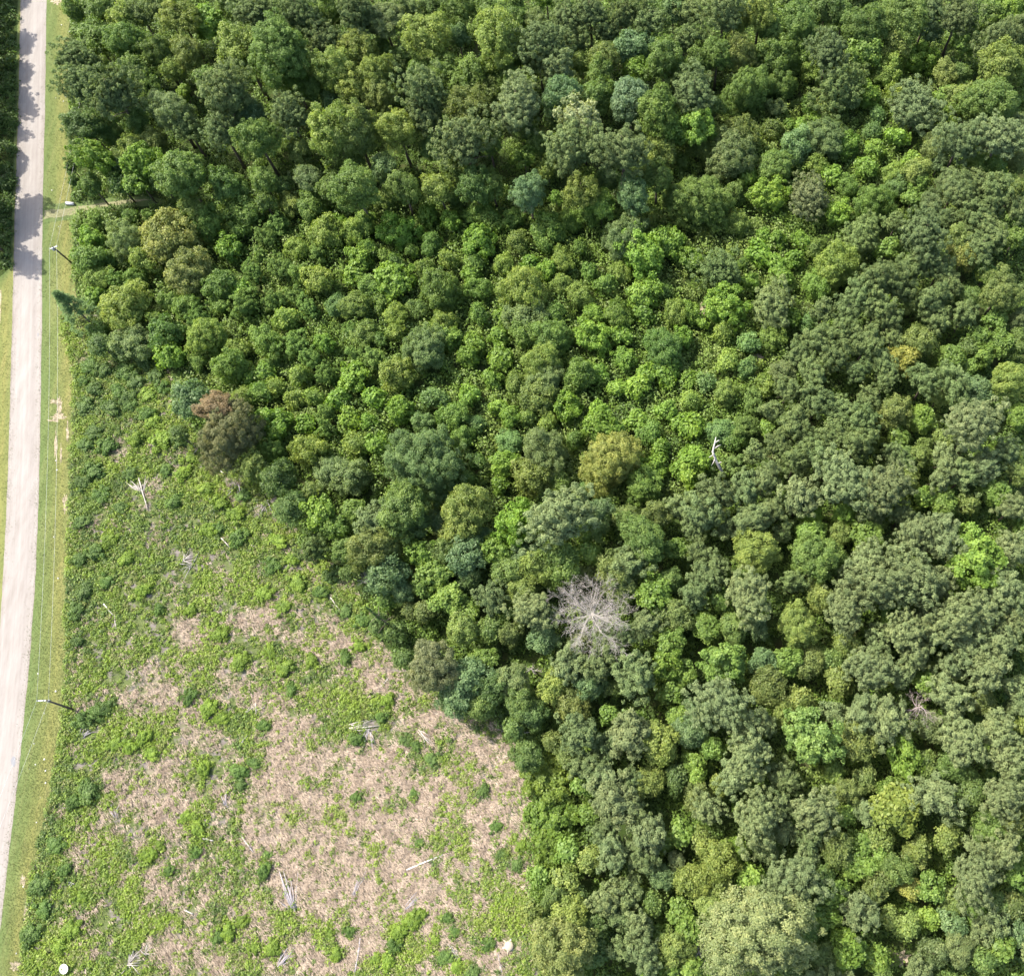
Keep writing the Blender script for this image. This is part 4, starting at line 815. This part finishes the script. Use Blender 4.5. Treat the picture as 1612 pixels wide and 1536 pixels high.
brush(130, 1160, 145, 1150, 9, 1.0, M_SLASH, 'grey twigs below the dark bushes at the lower pole', .8, .05, 22)
# the pale stump and the white dish
p = at(802, 1488); t = empty('tree_stump', p); tag(t, 'pale cut stump with splayed roots and a dark hollow, beside the feathery tree', 'stump')
tb = Tubes(); tb.add([(0, 0, 0), (0, 0, .25), (.03, .02, .55), (.03, .02, .75)], [.95, .72, .66, .6], 11); link('stem', tb.mesh('stump_stem'), M_PALEBOX, t)
for k in range(6):
    a = k * 1.05 + .3; tb = Tubes(); tb.add([(.5 * math.cos(a), .5 * math.sin(a), .25), (1.0 * math.cos(a), 1.0 * math.sin(a), .12), (1.5 * math.cos(a + .1), 1.5 * math.sin(a + .1), .02)], [.2, .14, .05], 6); link('root', tb.mesh('stump_root'), M_DEAD if k % 2 else M_PALEBOX, t)
LAND.append((802, 1488, 'the pale stump'))
def lathe(prof, k=28):
    V, Fc = [], []
    for r, z in prof:
        for j in range(k): V.append((r * math.cos(2 * math.pi * j / k), r * math.sin(2 * math.pi * j / k), z))
    for i in range(len(prof) - 1):
        for j in range(k): Fc.append((i * k + j, i * k + (j + 1) % k, (i + 1) * k + (j + 1) % k, (i + 1) * k + j))
    me = bpy.data.meshes.new('turned'); me.from_pydata(V, [], Fc); me.update(); me.polygons.foreach_set('use_smooth', np.ones(len(Fc), bool)); return me
p = at(104.5, 1523); t = empty('satellite_dish', p); tag(t, 'round white dish dumped among bushes at the bottom of the field', 'dish')
me = lathe([(.001, .05), (.25, .07), (.48, .14), (.66, .25), (.70, .27), (.69, .24), (.5, .10), (.25, .02), (.001, 0)]); d = link('dish', me, M_WHITE, t); d.location = (0, 0, .35); d.rotation_euler = (R_(12), R_(-8), 0)
tb = Tubes(); tb.add([(0, 0, 0), (0, 0, .2), (0, 0, .38)], [.05, .05, .05], 8); link('stand', tb.mesh('dish_stand'), M_GREYMETAL, t)
tb = Tubes(); tb.add([(.6, 0, .55), (.35, 0, .75), (.12, .03, .78)], [.02, .02, .05], 6); link('arm', tb.mesh('dish_arm'), M_POLE, t)
LAND.append((104, 1523, 'the round white dish'))
p = at(112, 322); t = empty('culvert_pipe', p); tag(t, 'short white culvert end where the grassy track leaves the verge', 'culvert')
tb = Tubes(); tb.add([(-.8, .1, .25), (0, 0, .27), (.75, -.05, .25)], [.3, .3, .3], 14); link('pipe', tb.mesh('pipe'), M_WHITE, t)
tb = Tubes(); tb.add([(-.83, .1, .25), (-.76, .1, .25)], [.36, .36], 14); link('collar', tb.mesh('pipe_collar'), M_GREYMETAL, t)
LAND.append((150, 320, 'the grassy track'))
# scraps of litter along the verge
V, Fc = [], []
for (x, y) in [(110, 50), (92, 148), (104, 153), (88, 155), (93, 357), (90, 740), (88, 725), (88, 1088), (70, 1123), (56, 1203), (70, 1195), (72, 1213), (47, 1210), (64, 1255), (58, 1294), (60, 1060), (37, 1395), (100, 160), (72, 1232), (85, 845), (92, 910), (54, 1170), (34, 1480), (26, 1500), (97, 40), (82, 300)]:
    p = at(x, y); n = random.randint(5, 8); r = random.uniform(.07, .2); b = len(V)
    V.append((p.x, p.y, .12))
    for k in range(n):
        a = 2 * math.pi * k / n; q = r * random.uniform(.5, 1); V.append((p.x + q * math.cos(a), p.y + q * math.sin(a), .04 + random.random() * .06))
    for k in range(n): Fc.append((b, b + 1 + k, b + 1 + (k + 1) % n))
me = bpy.data.meshes.new('litter'); me.from_pydata(V, [], Fc); me.update(); link('litter', me, M_LITTER)['kind'] = 'stuff'

# ------------------------------------------------------------------ utility poles and wires
def bar(a, b, w, h):
    a, b = Vector(a), Vector(b); d = (b - a).normalized(); s = d.cross(Vector((0, 0, 1))).normalized() * w; u = Vector((0, 0, h))
    V = [list(p + i * s + j * u) for p in (a, b) for i, j in ((-1, -1), (1, -1), (1, 1), (-1, 1))]
    me = bpy.data.meshes.new('bar'); me.from_pydata(V, [], [(3, 2, 1, 0), (4, 5, 6, 7), (0, 1, 5, 4), (1, 2, 6, 5), (2, 3, 7, 6), (3, 0, 4, 7)]); me.update(); return me
TOPS = []
def pole(tip, base, arm, label, xfmr=False):
    b = at(*base); H = 5.0
    while H < 11:
        q = to_px(b.x, b.y, H)
        if math.hypot(q[0] - base[0], q[1] - base[1]) >= math.hypot(tip[0] - base[0], tip[1] - base[1]): break
        H += .05
    d = at(tip[0], tip[1], H) - b
    t = empty('utility_pole', b); tag(t, label, 'utility pole', 'poles along the verge')
    tb = Tubes(); tb.add([(0, 0, 0), d * .5, d], [.17, .145, .115], 12); link('post', tb.mesh('post'), M_POLE, t)
    e0, e1 = at(arm[0], arm[1], H - .35) - b, at(arm[2], arm[3], H - .35) - b
    off = Vector((0, -.18, 0)); link('crossarm', bar(e0 + off, e1 + off, .07, .07), M_ARM, t)
    for f in (.04, .5, .96):
        p = e0.lerp(e1, f) + off
        me = lathe([(.001, .0), (.05, .0), (.07, .06), (.04, .09), (.075, .14), (.04, .18), (.001, .2)], 12); o = link('insulator', me, M_WHITE, t); o.location = p + Vector((0, 0, .07))
    for s in (.25, .75):
        link('brace', bar(e0.lerp(e1, s) + off, d * .88 + Vector((0, -.16, 0)), .02, .02), M_GREYMETAL, t)
    if xfmr:
        me = lathe([(.001, 0), (.2, .02), (.22, .1), (.22, .65), (.18, .72), (.001, .76)], 18); o = link('transformer', me, M_GREYMETAL, t); o.location = d * .86 + Vector((-.38, .0, -.5))
    TOPS.append([(e0.lerp(e1, f) + off + b + Vector((0, 0, .26))) for f in (.04, .5, .96)])
pole((82, 388), (113, 414), (79, 391, 91, 386), 'dark utility pole on the verge above the leaning cedar', True)
pole((73, 1102), (117, 1117), (59, 1101, 79, 1100), 'utility pole with a white crossarm beside the dark bushes', False)
LAND += [(95, 400, 'the upper pole'), (90, 1108, 'the lower pole')]
d0 = TOPS[0][1] - TOPS[1][1]
for i, lab in ((0, 'thin power wire strung above the verge, nearer the road'), (2, 'thin power wire strung above the verge, nearer the trees')):
    tb = Tubes(); a, b = TOPS[1][i], TOPS[0][i]
    far = b + Vector((-2.0 + d0.x * .2, d0.y, 0)); nr = a + Vector((-12.0, -60, 0))
    for s, e in ((nr, a), (a, b), (b, far)):
        n = 16; tb.add([s.lerp(e, k / n) + Vector((0, 0, -1.1 * 4 * (k / n) * (1 - k / n))) for k in range(n + 1)], [.011] * (n + 1), 5)
    tag(link('power_wire', tb.mesh('power_wire'), M_WIRE), lab, 'wire', 'wires between the poles')

# ------------------------------------------------------------------ labels: each one told by the landmark next to it
ORD = ['', 'second ', 'third ', 'fourth ', 'fifth ', 'sixth ', 'seventh ', 'eighth ', 'ninth ', 'tenth ', 'eleventh ', 'twelfth ']
DIRS = ['past {} from the road', 'behind {}, away from road', 'behind {}', 'behind {}, roadward', 'roadward of {}', 'in front of {}, roadward', 'in front of {}', 'in front of {}, away from road']
LAND += [(552, 305, None), (500, 90, None)]
LAND = [l for l in LAND if l[2]]
def sector(l, x, y):
    return int(((math.degrees(math.atan2(l[1] - y, x - l[0])) + 22.5) % 360) // 45)
def name_all(rows, cat_of, group_of):
    seen = {}
    info = []
    for r in rows:
        l = min(LAND, key=lambda q: math.hypot(q[0] - r[0], q[1] - r[1]))
        info.append((math.hypot(l[0] - r[0], l[1] - r[1]), l, sector(l, r[0], r[1]), r))
    for d, l, s, r in sorted(info, key=lambda i: i[0]):
        key = (l[2], s, r[5]); n = seen.get(key, 0); seen[key] = n + 1
        w = r[5]
        if not w.split()[-1] in ('tree', 'sapling', 'pine', 'cedar', 'bush', 'mound'): w += ' tree'
        tag(r[4], (f'{w}, ' + (f'{ORD[min(n, 11)]}out ' if n else '') + DIRS[s].format(l[2])).strip(), cat_of(r), group_of(r))
CATS = {'pine_tree': 'pine', 'plantation_pine': 'pine', 'young_pine': 'pine', 'cedar_tree': 'cedar', 'sapling': 'sapling', 'large_leaved_sapling': 'sapling', 'broadleaf_tree': 'tree', 'feathery_tree': 'tree', 'large_leaved_tree': 'tree', 'vine_mound': 'vine mound'}
GRPS = {'pine_tree': 'pines of the wood', 'plantation_pine': 'pines of the young plantation', 'young_pine': 'bristly young pines in the regrowth', 'cedar_tree': 'cedars by the verge', 'sapling': 'saplings between the trees', 'large_leaved_sapling': 'bright big-leaved saplings between the trees', 'broadleaf_tree': 'broadleaf trees of the wood', 'feathery_tree': 'soft-crowned trees of the wood', 'large_leaved_tree': 'bright big-leaved trees of the wood', 'vine_mound': 'vine mounds by the field'}
stem_of = lambda o: o.name.split('.')[0]
name_all([r for r in ALL if not r[7]], lambda r: CATS[stem_of(r[4])], lambda r: GRPS[stem_of(r[4])])
for r in ALL:
    if r[7]: r[4]['group'] = GRPS[stem_of(r[4])]
name_all(SHR, lambda r: 'bush', lambda r: 'bushes in the cut-over field')
labs = [o['label'] for o in scene.objects if 'label' in o and not o.parent]
from collections import Counter
print('labels', len(labs), 'unique', len(set(labs)), 'longest', max(len(x.split()) for x in labs), Counter(stem_of(o) for o in scene.objects if not o.parent).most_common(14))
